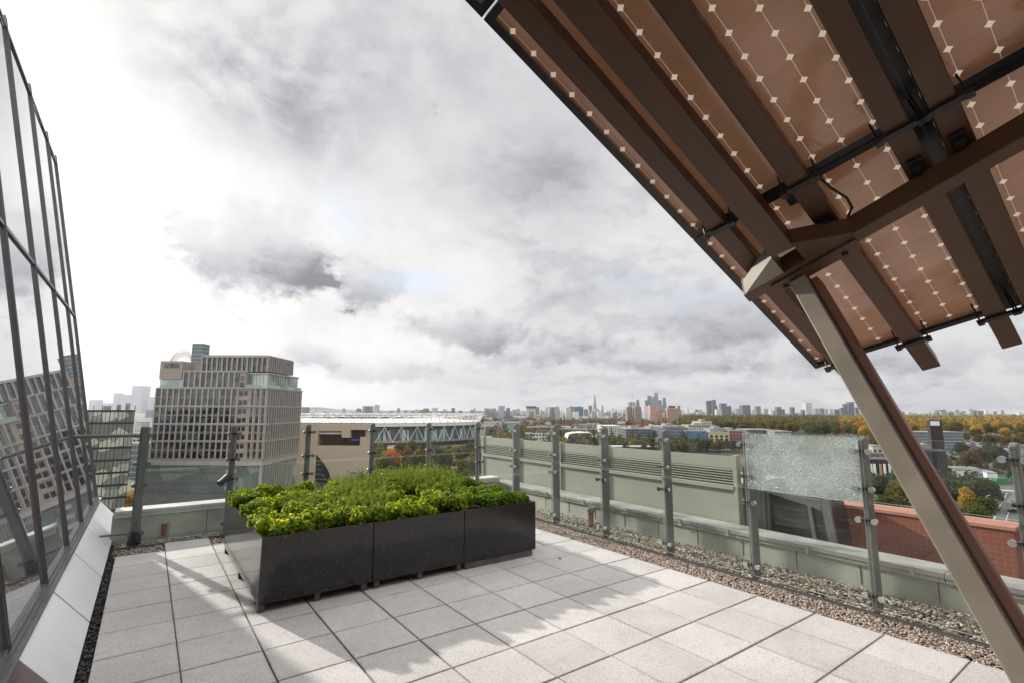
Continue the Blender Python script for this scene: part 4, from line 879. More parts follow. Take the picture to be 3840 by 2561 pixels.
# ------------------------------------------------------------------ stadium
def stadium():
    Dc, b, a = 655., 122., 150.; Lr = at(1813, 1562, Dc)[0]; Lc = Lr-a*1.03
    o = thing('stadium', 'large oval stadium with a white truss roof ring and a zigzag facade wrap', 'stadium', tuple(ldz(Lc, Dc, GZ)))
    def pt(t, r, z): return ldz(Lc+a*r*math.cos(t), Dc+b*r*math.sin(t), z)
    n = 84; ang = [2*math.pi*k/n for k in range(n+1)]
    m = MB()
    for t0, t1 in zip(ang[:-1], ang[1:]):
        for (r0, z0, r1, z1) in ((1.0, -15.5, 1.0, -12.0), (1.0, -12.0, .62, -7.5)): m.quad(pt(t0, r0, z0), pt(t1, r0, z0), pt(t1, r1, z1), pt(t0, r1, z1))
    m.build('roof_membrane', MT['white'], o)
    m = MB()
    for k, (t0, t1) in enumerate(zip(ang[:-1], ang[1:])):
        m.tube(pt(t0, 1.03, -2.9), pt(t1, 1.03, -2.9), .55, 5, caps=False); m.tube(pt(t0, 1.0, -12), pt(t1, 1.0, -12), .5, 5, caps=False)
        tm = (t0+t1)/2; m.tube(pt(t0, 1.0, -12), pt(tm, 1.03, -2.9), .32, 5, caps=False); m.tube(pt(tm, 1.03, -2.9), pt(t1, 1.0, -12), .32, 5, caps=False)
        if k % 2 == 0: m.tube(pt(t0, 1.03, -2.9), pt(t0, .64, -7.5), .22, 4, caps=False)
    for t0, t1 in zip(ang[:-1], ang[1:]): m.tube(pt(t0, .62, -5.5), pt(t1, .62, -5.5), .35, 5, caps=False)
    m.build('truss_ring', MT['white'], o)
    pal = [mat('wrap_pale_blue', (.42, .52, .55), .7, var=.1, scale=.1), mat('wrap_slate', (.07, .085, .095), .7, var=.1, scale=.1), mat('wrap_grey', (.25, .29, .30), .7, var=.1, scale=.1), mat('wrap_claret', (.13, .04, .05), .7, var=.1, scale=.1)]
    m = MB(); r = .955; n2 = 168
    for k in range(n2):
        t0, t1 = 2*math.pi*k/n2, 2*math.pi*(k+1)/n2; tm = (t0+t1)/2
        A = rnd.choice([0, 0, 2, 1]); Bc = rnd.choice([1, 1, 2, 3 if k % 5 == 0 else 1])
        z0, z1 = -31.0, -19.5; f = rnd.uniform(.2, .8); tf = t0+(t1-t0)*f; g2 = rnd.uniform(.1, .9); tg = t0+(t1-t0)*g2
        m.quad(pt(t0, r, z0), pt(tf, r, z0), pt(tg, r, z1), pt(t0, r, z1), mi=A); m.quad(pt(tf, r, z0), pt(t1, r, z0), pt(t1, r, z1), pt(tg, r, z1), mi=Bc)
        m.quad(pt(t0, r, z1), pt(t1, r, z1), pt(t1, r, -16), pt(t0, r, -16), mi=1)
    m.build('facade_wrap', pal, o)
    m = MB(); nz = 50
    for k in range(nz):
        t0, t1 = 2*math.pi*k/nz, 2*math.pi*(k+1)/nz; tm = (t0+t1)/2
        m.tube(pt(t0, .985, -32), pt(tm, .985, -16), .38, 5, caps=False); m.tube(pt(tm, .985, -16), pt(t1, .985, -32), .38, 5, caps=False)
    m.build('zigzag_strut', MT['white'], o)
    m = MB()
    for t0, t1 in zip(ang[:-1], ang[1:]):
        for (r0, z0, r1, z1, mi) in ((.975, -33.2, .975, -31.2, 0), (.90, GZ-1.5, .90, -33.2, 1), (.975, -31.2, .955, -31.2, 0), (.95, -16.2, 1.0, -15.5, 0)): m.quad(pt(t0, r0, z0), pt(t1, r0, z0), pt(t1, r1, z1), pt(t0, r1, z1), mi=mi)
    m.build('base_ring', [MT['roofgrey'], fac('stadium_base', (.25, .26, .27), (.04, .05, .06), .25, .9, (.2, .8), (.0, .9))], o)
stadium()
# ------------------------------------------------------------------ trees
def leafquads(C, size, jitter=1.0):
    n = len(C); a = rng.normal(size=(n, 3)); a /= np.linalg.norm(a, axis=1)[:, None]; b = np.cross(a, rng.normal(size=(n, 3))); b /= np.linalg.norm(b, axis=1)[:, None]
    s = size*(.55+.9*rng.random((n, 1))); a, b = a*s, b*s*.75
    return np.stack([C-a, C+b*.9-a*.15, C+a, C-b*.9+a*.1], 1).reshape(-1, 3)
def crown_cloud(n, R, H, z0, lobes):
    """points spread through several uneven lobes"""
    L = []
    for k in range(lobes):
        t = k*2.4+rnd.uniform(-.5, .5); q = (k+.5)/lobes; rr = R*.62*math.sqrt(q)*(1.15-.5*q if k % 2 else .9)
        L.append((rr*math.cos(t), rr*math.sin(t), z0+H*(.22+.62*(1-q)*rnd.uniform(.75, 1.15)+.1*rnd.random()), R*rnd.uniform(.36, .58)))
    L = np.array(L); i = rng.integers(0, lobes, n); d = rng.normal(size=(n, 3)); d /= np.linalg.norm(d, axis=1)[:, None]
    r = L[i, 3][:, None]*(.55+.5*rng.random((n, 1))**.6); P = L[i, :3]+d*r*np.array([1, 1, .8]); P[:, 2] = np.maximum(P[:, 2], z0+.1*H)
    lob = .75+.5*np.array([rnd.random() for _ in range(lobes)])
    return P, lob[i]
PROTO = []
def make_tree_protos():
    for k, (R, H, trunk, nq, lobes) in enumerate([(5.2, 9.5, 3.0, 2600, 11), (6.2, 9.0, 2.5, 3000, 13), (4.0, 10.5, 2.5, 2200, 9), (5.6, 8.0, 2.2, 2600, 10)]):
        P, tn = crown_cloud(nq, R, H, trunk, lobes); V = leafquads(P, .42); F = np.arange(len(V)).reshape(-1, 4)
        tone = (tn*(.7+.6*rng.random(nq)))[:, None]*np.ones(3)*np.array([1, 1, 1]); tone[:, 0] *= .9+.3*rng.random(nq)
        crown = npmesh('crown', V, F, MT['leaf_green'], tone=tone)
        m = MB(); m.tube((0, 0, -.5), (0, 0, trunk+H*.35), .32, 8, .16)
        for q in range(6):
            t = q*1.05; z = trunk+H*.05*q*.7; m.tube((0, 0, z), (R*.55*math.cos(t), R*.55*math.sin(t), z+H*.28), .14, 6, .05)
        tr = m.build('trunk', MT['bark'])
        PROTO.append((crown, tr))
make_tree_protos()
used_proto = set()
def tree(L, D, h, mname, label, group, k=None, wide=1.0, z=None):
    k = rnd.randrange(len(PROTO)) if k is None else k; cr, tr = PROTO[k]; H0 = (12.5, 11.5, 13.0, 10.2)[k]; s = h/H0
    o = bpy.data.objects.new('tree', None); COL.objects.link(o); o.location = ldz(L, D, GZ if z is None else z); o.rotation_euler = (0, 0, rnd.uniform(0, 6.28)); o.scale = (s*wide*rnd.uniform(.9, 1.1), s*wide*rnd.uniform(.9, 1.1), s)
    tag(o, label, 'tree', group)
    first = k not in used_proto; used_proto.add(k)
    for src in (cr, tr):
        c = src if first else src.copy()
        if not first: COL.objects.link(c)
        c.parent = o
        if src is cr: c.material_slots[0].link = 'OBJECT'; c.material_slots[0].material = MT[mname]
    return o
def far_wood(name, label, spots, size, cols, nq, cat='trees'):
    """one mass of woodland: spots = (L, D, height, radius, colour index)"""
    spots = np.array(spots); n = len(spots); V = []; T_ = []; cols = np.array(cols)
    base, tn = crown_cloud(nq, 1.0, 1.0, .12, 7)
    q = rng.permutation(nq)
    for (L, D, h, r, ci) in spots:
        a = rnd.uniform(0, 6.28); ca, sa = math.cos(a), math.sin(a)
        P = np.stack([(base[:, 0]*ca-base[:, 1]*sa)*r, (base[:, 0]*sa+base[:, 1]*ca)*r, base[:, 2]*h], 1)+ldz(L, D, GZ)
        V.append(leafquads(P, size)); T_.append((tn*(.65+.7*rng.random(nq)))[:, None]*cols[int(ci)]*rnd.uniform(.8, 1.2))
    V = np.concatenate(V); F = np.arange(len(V)).reshape(-1, 4)
    return tag(npmesh(name, V, F, MT['far_leaf'], tone=np.concatenate(T_)), label, cat, kind='stuff')
MT['far_leaf'] = attr_mat('far_tree_leaf', .75, .3)
def src_ld(x, y, zt):
    """ground position under a photo point on the ground (or height zt)"""
    p = onz(x, y, zt); return float(np.dot(p, RH)), float(np.dot(p, FH))
# park trees right in front of the stadium
for (x, y, D, h, mt, lab) in [(1085, 885, 330, 13, 'leaf_orange', 'bright orange autumn tree in front of the stadium'), (1020, 885, 325, 11, 'leaf_olive', 'olive tree left of the bright orange tree before the stadium')]:
    tree(at(*ZS(x, y), D)[0], D, h, mt, lab, None)
for k in range(34):
    x = rnd.uniform(930, 2040); D = rnd.uniform(300, 480); mt = rnd.choice(['leaf_green', 'leaf_olive', 'leaf_dark', 'leaf_brown', 'leaf_green'])
    tree(at(*ZS(x, 800), D)[0], D, rnd.uniform(8, 13), mt, 'autumn park tree among the trees in front of the stadium', 'park trees before the stadium')
for k, (x0, x1, D, h) in enumerate([(930, 1010, 290, 3), (1280, 1460, 300, 4), (1340, 1430, 330, 6), (1030, 1130, 480, 6), (1560, 1640, 300, 3), (1740, 1800, 310, 5)]):
    l0, l1 = at(*ZS(x0, 880), D)[0], at(*ZS(x1, 880), D)[0]; o = thing('park_pavilion', ['low terracotta pavilion', 'pink brick pavilion', 'pink brick pavilion', 'white park kiosk', 'pink brick pavilion', 'small pink pavilion'][k]+[' at the left among park trees below the stadium', ' in the middle of the park below the stadium', ' behind the middle one in the stadium park', ' close to the foot of the stadium', ' right of centre in the stadium park', ' at the right of the stadium park'][k], 'pavilion', tuple(ldz((l0+l1)/2, D, GZ)))
    m = MB(); zbox(m, (l0, l1), (D, D+9), (GZ, GZ+h)); m.build('wall', MT['white'] if k == 3 else MT['brick_cap'], o); m = MB(); zbox(m, (l0-.4, l1+.4), (D-.4, D+9.4), (GZ+h+.002, GZ+h+.4)); m.build('roof', MT['brick_cap'] if k else MT['beige'], o)
sp = []
for k in range(260):
    D = 265+rnd.random()*250; v = rnd.uniform(855, 1135); sp.append(((v-1175)/1142*D, D, rnd.uniform(1.5, 6), rnd.uniform(2.5, 6), rnd.choice([0, 1, 1, 2, 3])))
PARK_SCRUB = sp
# near right tree clump below the terracotta wall
def Z5(x, y): return 3200+x*.31888, 1500+y*.31888
for (x, yb, yt, D, mt, lab, wide) in [(300, 1230, 860, 215, 'leaf_dark', 'dense dark green tree left of the leaning strut above the terracotta wall', 1.15), (470, 1230, 900, 222, 'leaf_dark', 'dark green tree beside the strut behind the yellowish shrub', 1.0), (560, 1250, 985, 200, 'leaf_olive', 'yellowish brown tree right at the left edge of the strut', 1.0),
        (1130, 1300, 930, 215, 'leaf_dark', 'dark green tree just right of the strut above the terracotta wall', 1.1), (1320, 1300, 1030, 195, 'leaf_yellow', 'bright yellow tree in the clump right of the strut', .75), (1480, 1330, 950, 215, 'leaf_dark', 'tall dark green tree behind the bright yellow tree', 1.2), (1610, 1330, 985, 225, 'leaf_dark', 'dark green tree at the right end of the clump beside the road', 1.15), (1540, 1390, 1140, 190, 'leaf_green', 'lower green tree in front of the dark clump near the road', 1.0), (1420, 1390, 1230, 182, 'leaf_green', 'small bushy green tree at the front of the clump', 1.2), (380, 1260, 1130, 196, 'leaf_green', 'bushy green tree at the foot of the dark trees left of the strut', 1.2),
        (1270, 660, 515, 420, 'leaf_dark', 'round dark green tree behind the black building', 1.1), (1470, 740, 575, 350, 'leaf_dark', 'broad dark tree left of centre of the car park clump', 1.35), (1640, 720, 530, 370, 'leaf_dark', 'broad dark tree at the right of the car park clump', 1.35), (1380, 750, 620, 345, 'leaf_brown', 'brownish tree at the front of the car park clump', 1.3), (1560, 740, 560, 360, 'leaf_dark', 'dark tree in the middle of the car park clump', 1.2), (1120, 760, 690, 330, 'leaf_orange', 'small orange shrub tree by the black building', .9), (1740, 740, 690, 330, 'leaf_green', 'pale green tree by the car park fence', 1.0), (1860, 880, 800, 290, 'leaf_dark', 'dark tree beside the green container stairs', 1.1)]:
    l, zt = at(*Z5(x, yt), D); tree(l, D, max(4, zt-GZ), mt, lab, None, wide=wide)
# woodland belt of autumn trees
def vx(L, D): return 1175+L/D*1142
belt = []; nb = 0
for k in range(190):
    D = 720+rnd.random()*420; v = rnd.uniform(1560, 2420); L = (v-1175)/1142*D; y = rnd.random()
    q = (v-1560)/800; mt = rnd.choice(['leaf_olive', 'leaf_green', 'leaf_brown', 'leaf_olive', 'leaf_dark'] if q < .45 else (['leaf_yellow', 'leaf_yellow', 'leaf_olive', 'leaf_green', 'leaf_orange'] if q < .62 else ['leaf_yellow', 'leaf_yellow', 'leaf_yellow', 'leaf_olive', 'leaf_olive', 'leaf_green']))
    tree(L, D, rnd.uniform(15, 21), mt, 'autumn park tree in the front rows of the long yellow belt under the skyline', 'front trees of the autumn belt')
for k in range(70):
    D = 540+rnd.random()*190; v = rnd.uniform(1990, 2420); L = (v-1175)/1142*D
    tree(L, D, rnd.uniform(9, 15), rnd.choice(['leaf_dark', 'leaf_dark', 'leaf_green', 'leaf_brown', 'leaf_olive']), 'dark tree in the row between the car park and the yellow belt', 'dark trees before the yellow belt')
sp = []
for k in range(420):
    D = 230+rnd.random()*420; v = rnd.uniform(1960, 2450); L = (v-1175)/1142*D
    x_, y_ = v*1.6333, 1543+(EYE-GZ)/D*1865
    if 3600 < x_ and y_ > 1780 and v > 2255: continue
    if 1640 < y_ < 1712 and v > 2150: continue
    sp.append((L, D, rnd.uniform(2, 6), rnd.uniform(2, 5), rnd.choice([0, 1, 1, 2])))
far_wood('park_scrub', 'low autumn scrub and bushes filling the park before the stadium', PARK_SCRUB, .5, [(.085, .095, .03), (.05, .065, .022), (.14, .085, .035), (.20, .16, .04)], 170, 'bushes')
far_wood('hedges', 'low hedges and scrub on the ground around the car park and roads', sp, .55, [(.06, .07, .022), (.035, .05, .018), (.09, .07, .03)], 150, 'hedge')
sp = []
for k in range(2600):
    D = 1000+1900*rnd.random()**1.3; v = rnd.uniform(1555, 2450); q = (v-1560)/800; y = rnd.random()
    L = (v-1175)/1142*D; c = (0 if y < .45 else 1 if y < .8 else 2) if q < .45 else (3 if y < .45 else 0 if y < .74 else 1 if y < .88 else 4)
    sp.append((L, D, rnd.uniform(16, 22), rnd.uniform(6, 9.5), c))
far_wood('distant_woodland', 'long belt of yellow and olive autumn woodland below the right skyline', sp, 1.5, [(.13, .11, .03), (.06, .075, .025), (.12, .08, .035), (.35, .25, .05), (.26, .16, .04)], 70)
sp = []
for k in range(2400):
    D = 420+4200*rnd.random()**1.7; v = rnd.uniform(880, 1620) if k % 4 else rnd.uniform(1600, 2450); L = (v-1175)/1142*D
    if k % 4 == 0: D = 2900+2500*rnd.random(); L = (v-1175)/1142*D
    if v < 1130 and D < 900: continue
    sp.append((L, D, rnd.uniform(8, 15), rnd.uniform(4, 8), rnd.choice([0, 0, 1, 1, 1, 2, 3])))
far_wood('scattered_city_trees', 'mass of dull green and brown trees scattered through the far city', sp, 1.3, [(.09, .085, .03), (.05, .062, .024), (.085, .06, .03), (.20, .14, .03)], 60)
# ------------------------------------------------------------------ buildings of the middle distance
FC = {'greyblock': fac('grey_block_facade', (.30, .29, .28)), 'brown': fac('brown_brick_facade', (.17, .12, .09)), 'cream': fac('cream_facade', (.46, .40, .32)), 'red': fac('red_brick_facade', (.25, .10, .07)), 'white': fac('white_facade', (.60, .59, .57)),
      'blue': fac('blue_glass_facade', (.10, .22, .36), (.05, .13, .25), 1.6, 3.2, (.1, .92), (.12, .9), .25), 'glassgrey': fac('grey_glass_facade', (.20, .24, .26), (.07, .09, .11), 1.6, 3.2, (.1, .9), (.2, .9), .3), 'dark': fac('dark_facade', (.055, .058, .065), (.25, .27, .3), 3.0, 3.1, (.55, .9), (.3, .75)),
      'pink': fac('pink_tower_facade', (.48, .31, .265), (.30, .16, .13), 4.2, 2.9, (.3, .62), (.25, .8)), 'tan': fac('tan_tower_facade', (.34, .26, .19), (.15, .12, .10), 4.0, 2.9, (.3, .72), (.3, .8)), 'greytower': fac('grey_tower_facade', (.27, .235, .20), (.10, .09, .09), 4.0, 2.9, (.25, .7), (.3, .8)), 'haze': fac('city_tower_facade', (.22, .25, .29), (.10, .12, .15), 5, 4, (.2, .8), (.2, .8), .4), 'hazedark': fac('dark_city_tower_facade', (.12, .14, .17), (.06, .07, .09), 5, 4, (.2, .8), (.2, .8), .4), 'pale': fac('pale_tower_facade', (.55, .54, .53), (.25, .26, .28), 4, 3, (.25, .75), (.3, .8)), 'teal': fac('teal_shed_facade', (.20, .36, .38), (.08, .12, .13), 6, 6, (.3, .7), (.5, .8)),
      'slab': fac('balcony_slab_facade', (.40, .38, .36), (.13, .14, .16), 5, 2.9, (.05, .95), (.4, .95))}
RC = [MT['roofgrey'], MT['roofdark'], MT['white']]
MT['redroof'] = mat('red_tiled_roof', (.20, .075, .05), .85, var=.2, scale=.3)
def block(name, label, cat, L0, L1, D, dep, z0, z1, mt, roof=None, group=None, rot=0., plant=True):
    Lm = (L0+L1)/2; O = ldz(Lm, D, 0); ex = RH*math.cos(rot)+FH*math.sin(rot); ey = FH*math.cos(rot)-RH*math.sin(rot); w = (L1-L0)/2
    o = thing(name, label, cat, tuple(ldz(Lm, D+dep/2, z0)), group)
    m = MB(); m.obox(O, ex, ey, (0, 0, 1), (-w, w), (0, dep), (z0, z1)); m.build('wall', FC[mt] if isinstance(mt, str) else mt, o)
    m = MB(); t = min(.8, .03*(z1-z0)+.25); m.obox(O, ex, ey, (0, 0, 1), (-w-.15, w+.15), (-.15, dep+.15), (z1+.002, z1+t)); 
    if plant: m.obox(O, ex, ey, (0, 0, 1), (-w*.4, w*.3), (dep*.3, dep*.7), (z1+t, z1+t+2.2))
    m.build('roof', roof or MT['roofgrey'], o); return o
def Z3(x, y): return 1800+x*.34028, 1400+y*.34028
def Z4(x, y): return 2500+x*.34028, 1400+y*.34028
def placed(Zf, name, label, cat, x0, x1, yt, D, dep, mt, z0=GZ, **k):
    L0 = at(*Zf(x0, yt), D)[0]; L1, zt = at(*Zf(x1, yt), D)
    if k.get('rot', 0) < -.3: q = (L1-L0)*.115; L0 += q; L1 -= q
    return block(name, label, cat, L0, L1, D, dep, z0, zt, mt, **k)
placed(Z4, 'office_building', 'blue glass office building in the row left of the crazed panel', 'building', 205, 440, 632, 520, 40, 'blue')
placed(Z4, 'office_building', 'grey green glass office building left of the blue one', 'building', -40, 200, 585, 530, 40, 'glassgrey')
yb = placed(Z4, 'apartment_building', 'yellow apartment building with dark balcony bays right of the blue building', 'building', 455, 690, 655, 520, 30, mat('yellow_render', (.50, .43, .26), .8, var=.06, scale=.1))
L0 = at(*Z4(455, 655), 520)[0]; L1 = at(*Z4(690, 655), 520)[0]
for c in range(4):
    for r in range(4):
        m = MB(); l = L0+(L1-L0)*(.10+.235*c); _, zt = at(*Z4(560, 675+r*34), 520); zbox(m, (l, l+2.6), (519.6, 519.95), (zt-2.4, zt-.2)); m.build('balcony_window', MT['win_dark'], yb)
placed(Z4, 'apartment_building', 'grey upper block set back above the yellow building', 'building', 480, 680, 612, 540, 20, 'greyblock')
placed(Z4, 'apartment_building', 'dark red brick block right of the yellow building', 'building', 692, 835, 632, 530, 34, 'red')
placed(Z4, 'apartment_building', 'cream stepped block behind the blue and yellow buildings', 'building', 375, 500, 530, 640, 30, 'cream')
placed(Z4, 'apartment_building', 'long cream flat roofed block behind the glass offices', 'building', 240, 540, 572, 620, 26, 'cream')
placed(Z4, 'sports_hall', 'dark long roofed hall before the woodland above the crazed panel', 'building', 890, 1190, 622, 560, 30, 'dark', plant=False)
placed(Z4, 'sports_hall', 'grey flat roofed hall right of the dark long roofed hall', 'building', 1190, 1380, 640, 540, 30, 'greyblock', plant=False)
placed(Z3, 'apartment_building', 'dark balconied apartment block left of the fifth balustrade post', 'building', 1610, 1885, 612, 560, 40, 'dark')
placed(Z3, 'apartment_building', 'cream block between the dark apartments and glass offices', 'building', 1885, 1985, 590, 580, 30, 'cream')
placed(Z3, 'warehouse', 'white gabled shed left of the yellowing trees', 'building', 1345, 1440, 578, 720, 40, 'white', roof=MT['white'], plant=False)
placed(Z3, 'warehouse', 'white gabled shed right of its twin', 'building', 1455, 1550, 578, 720, 40, 'white', roof=MT['white'], plant=False)
placed(Z3, 'warehouse', 'pale grey warehouse beside the stadium roof', 'building', 35, 240, 540, 900, 60, 'white', plant=False)
placed(Z3, 'warehouse', 'teal roofed shed right of the pale warehouse', 'building', 300, 445, 540, 880, 60, 'teal', plant=False)
placed(Z3, 'low_building', 'white two storey block behind the first right posts', 'building', 580, 750, 670, 520, 20, 'white', plant=False)
placed(Z3, 'low_building', 'dull grey shed left of the white two storey block', 'building', 505, 575, 665, 525, 22, 'greyblock', plant=False)
placed(Z3, 'low_building', 'long dark building with pale roof behind the second right post', 'building', 860, 1340, 615, 760, 30, 'brown', plant=False)
placed(Z3, 'low_building', 'brown terrace of houses behind the first right post', 'building', 520, 840, 590, 800, 30, 'brown', plant=False)
placed(Z3, 'low_building', 'yellow brick terrace in the middle distance', 'building', 1050, 1330, 560, 980, 30, 'cream', plant=False)
placed(Z3, 'tower_block', 'pink tower block standing before the skyline cluster', 'tower block', 1875, 2008, 352, 1480, 24, 'pink')
tb = placed(Z3, 'tower_block', 'tan tower block with a red cap right of the pink tower', 'tower block', 2062, 2188, 385, 1440, 24, 'tan', plant=False)
L0 = at(*Z3(2090, 360), 1440)[0]; L1, zt = at(*Z3(2160, 352), 1440); m = MB(); zbox(m, (L0, L1), (1446, 1458), (zt-7, zt)); m.build('red_cap', MT['redroof'], tb)
placed(Z3, 'tower_block', 'grey brown tower block left in the pair before the crane', 'tower block', 1620, 1680, 372, 1500, 22, 'greytower')
placed(Z3, 'tower_block', 'grey brown tower block right in the pair before the crane', 'tower block', 1705, 1775, 366, 1480, 22, 'greytower')
tb = placed(Z3, 'tower_block', 'pale grey slab tower with a dark top standing alone left of the spire', 'tower block', 512, 614, 375, 2100, 26, 'pale', plant=False)
L0 = at(*Z3(510, 357), 2100)[0]; L1, zt = at(*Z3(616, 357), 2100); m = MB(); zbox(m, (L0, L1), (2098, 2128), (zt-9, zt)); m.build('dark_top', MT['roofdark'], tb)
placed(Z3, 'tower_block', 'tan slab beside the blue clad slab left of the spire', 'tower block', 985, 1047, 365, 2300, 24, 'greytower')
placed(Z3, 'tower_block', 'blue clad slab left of the spire', 'tower block', 1052, 1140, 366, 2300, 24, 'blue')
placed(Z3, 'tower_block', 'small brown tower right of the blue clad slab', 'tower block', 1145, 1190, 395, 2200, 24, 'greytower')
placed(ZS, 'tower_block', 'white slab block on the horizon above the stadium', 'tower block', 765, 872, 212, 2600, 20, 'slab', plant=False)
placed(ZS, 'tower_block', 'slim pale tower right of the white slab above the stadium', 'tower block', 892, 938, 200, 2600, 24, 'pale')
placed(ZS, 'tower_block', 'short dark tower left of the white slab above the stadium', 'tower block', 695, 735, 240, 2500, 24, 'greytower')
placed(ZS, 'tower_block', 'squat brown tower on the horizon above the right half of the stadium', 'tower block', 1430, 1490, 240, 2500, 24, 'greytower')
hz = [(1145, 1166, 233), (1060, 1092, 266), (1222, 1248, 256), (1300, 1335, 264), (1510, 1535, 268), (1630, 1655, 270), (1820, 1846, 262), (1952, 1980, 250), (2155, 2192, 256)]
for k, (x0, x1, y) in enumerate(hz): placed(ZS, 'tower_block', 'small hazy tower block along the horizon over the stadium roof', 'tower block', x0, x1, y, 3600, 22, 'greytower', group='small towers over the stadium', plant=False)
# -------- skyline, far away
def sky_tower(Zf, x0, x1, y, D, mt, label, group, taper=0., spire=0.):
    L0 = at(*Zf(x0, y), D)[0]; L1, zt = at(*Zf(x1, y), D); w = L1-L0
    o = thing('skyscraper', label, 'skyscraper', tuple(ldz((L0+L1)/2, D+w/2, GZ)), group)
    m = MB(); c = [ldz(L0, D, GZ), ldz(L1, D, GZ), ldz(L1, D+w, GZ), ldz(L0, D+w, GZ)]; i0 = w*taper/2
    t = [ldz(L0+i0, D+i0, zt), ldz(L1-i0, D+i0, zt), ldz(L1-i0, D+w-i0, zt), ldz(L0+i0, D+w-i0, zt)]
    for k in range(4):
        k2 = (k+1) % 4; m.quad(c[k], c[k2], t[k2], t[k], uv=[(0, 0), (w, 0), (w, zt-GZ), (0, zt-GZ)])
    m.poly(t); m.build('shaft', FC[mt], o)
    if spire: m = MB(); mid = ldz((L0+L1)/2, D+w/2, zt); m.tube(mid, mid+np.array([0, 0, spire]), w*.06, 6, w*.02); m.build('spire', FC[mt], o)
    return o
G1, G2, G3, G4 = 'skyscraper cluster left of centre', 'skyline towers over the woodland', 'pale towers at the far left', 'far towers at the right edge'
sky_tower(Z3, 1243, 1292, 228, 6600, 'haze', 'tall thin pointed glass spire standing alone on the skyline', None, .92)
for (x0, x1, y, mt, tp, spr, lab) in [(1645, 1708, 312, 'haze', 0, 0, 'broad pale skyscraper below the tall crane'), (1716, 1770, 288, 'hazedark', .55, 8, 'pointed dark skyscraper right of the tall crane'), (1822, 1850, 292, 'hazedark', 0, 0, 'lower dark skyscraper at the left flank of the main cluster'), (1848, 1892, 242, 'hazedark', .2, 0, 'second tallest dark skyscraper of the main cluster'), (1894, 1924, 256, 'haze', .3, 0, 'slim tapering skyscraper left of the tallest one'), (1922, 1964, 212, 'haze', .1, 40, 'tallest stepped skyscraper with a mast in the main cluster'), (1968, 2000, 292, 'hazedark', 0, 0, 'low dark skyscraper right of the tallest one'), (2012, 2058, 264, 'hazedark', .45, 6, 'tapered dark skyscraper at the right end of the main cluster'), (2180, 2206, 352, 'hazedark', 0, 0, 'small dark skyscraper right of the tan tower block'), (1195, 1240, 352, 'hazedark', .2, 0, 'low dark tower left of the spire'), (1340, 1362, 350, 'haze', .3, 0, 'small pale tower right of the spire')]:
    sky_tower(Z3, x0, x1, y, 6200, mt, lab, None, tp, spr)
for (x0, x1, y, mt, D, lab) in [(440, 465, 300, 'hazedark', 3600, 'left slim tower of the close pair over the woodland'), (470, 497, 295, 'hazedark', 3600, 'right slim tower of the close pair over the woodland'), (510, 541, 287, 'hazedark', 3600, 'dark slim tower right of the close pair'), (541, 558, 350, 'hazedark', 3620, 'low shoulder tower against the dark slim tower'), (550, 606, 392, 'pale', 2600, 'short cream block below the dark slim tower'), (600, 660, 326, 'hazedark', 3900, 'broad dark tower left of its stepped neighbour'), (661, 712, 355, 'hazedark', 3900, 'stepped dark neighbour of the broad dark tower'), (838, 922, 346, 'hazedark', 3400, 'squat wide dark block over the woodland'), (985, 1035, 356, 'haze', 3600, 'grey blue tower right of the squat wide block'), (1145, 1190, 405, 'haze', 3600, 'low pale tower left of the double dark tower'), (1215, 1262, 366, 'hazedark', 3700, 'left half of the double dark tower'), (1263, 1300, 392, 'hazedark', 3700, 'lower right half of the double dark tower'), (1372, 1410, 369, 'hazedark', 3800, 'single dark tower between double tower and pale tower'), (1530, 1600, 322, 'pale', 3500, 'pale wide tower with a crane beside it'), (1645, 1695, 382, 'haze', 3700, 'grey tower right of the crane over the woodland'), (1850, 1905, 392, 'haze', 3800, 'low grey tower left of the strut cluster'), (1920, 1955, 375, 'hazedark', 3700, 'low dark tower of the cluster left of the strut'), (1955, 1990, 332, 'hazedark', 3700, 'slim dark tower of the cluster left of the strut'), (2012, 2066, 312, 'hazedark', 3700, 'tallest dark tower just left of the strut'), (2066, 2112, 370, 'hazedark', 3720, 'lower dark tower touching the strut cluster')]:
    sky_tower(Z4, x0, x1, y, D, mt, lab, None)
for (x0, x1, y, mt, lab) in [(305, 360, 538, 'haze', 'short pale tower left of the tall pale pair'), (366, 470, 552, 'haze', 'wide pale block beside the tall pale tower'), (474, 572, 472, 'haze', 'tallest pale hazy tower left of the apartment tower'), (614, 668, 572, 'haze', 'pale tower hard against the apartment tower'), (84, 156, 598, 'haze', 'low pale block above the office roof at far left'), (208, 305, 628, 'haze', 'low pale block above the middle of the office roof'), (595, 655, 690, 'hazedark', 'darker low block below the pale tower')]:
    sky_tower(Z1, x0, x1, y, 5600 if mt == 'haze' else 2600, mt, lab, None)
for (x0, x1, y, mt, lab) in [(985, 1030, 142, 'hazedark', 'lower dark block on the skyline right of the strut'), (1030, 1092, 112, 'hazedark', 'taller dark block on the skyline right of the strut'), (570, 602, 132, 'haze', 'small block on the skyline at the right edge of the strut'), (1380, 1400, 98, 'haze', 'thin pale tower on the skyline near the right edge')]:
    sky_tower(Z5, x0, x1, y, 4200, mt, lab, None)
sky_tower(Z1, 1018, 1116, 92, 420, 'glassgrey', 'grey glass tower rising behind the apartment tower', None)
for (x0, x1, y, mt, D, lab) in [(500, 560, 800, 'white', 900, 'low pale block in the gap between office and apartment tower'), (560, 660, 850, 'greyblock', 620, 'grey low block beside the apartment tower foot'), (480, 560, 905, 'cream', 420, 'cream low block behind the round corner post'), (440, 640, 1000, 'glassgrey', 300, 'grey glass block low in the gap left of the apartment tower')]:
    placed(Z1, 'low_building', lab, 'building', x0, x1, y, D, 20, mt, plant=False)
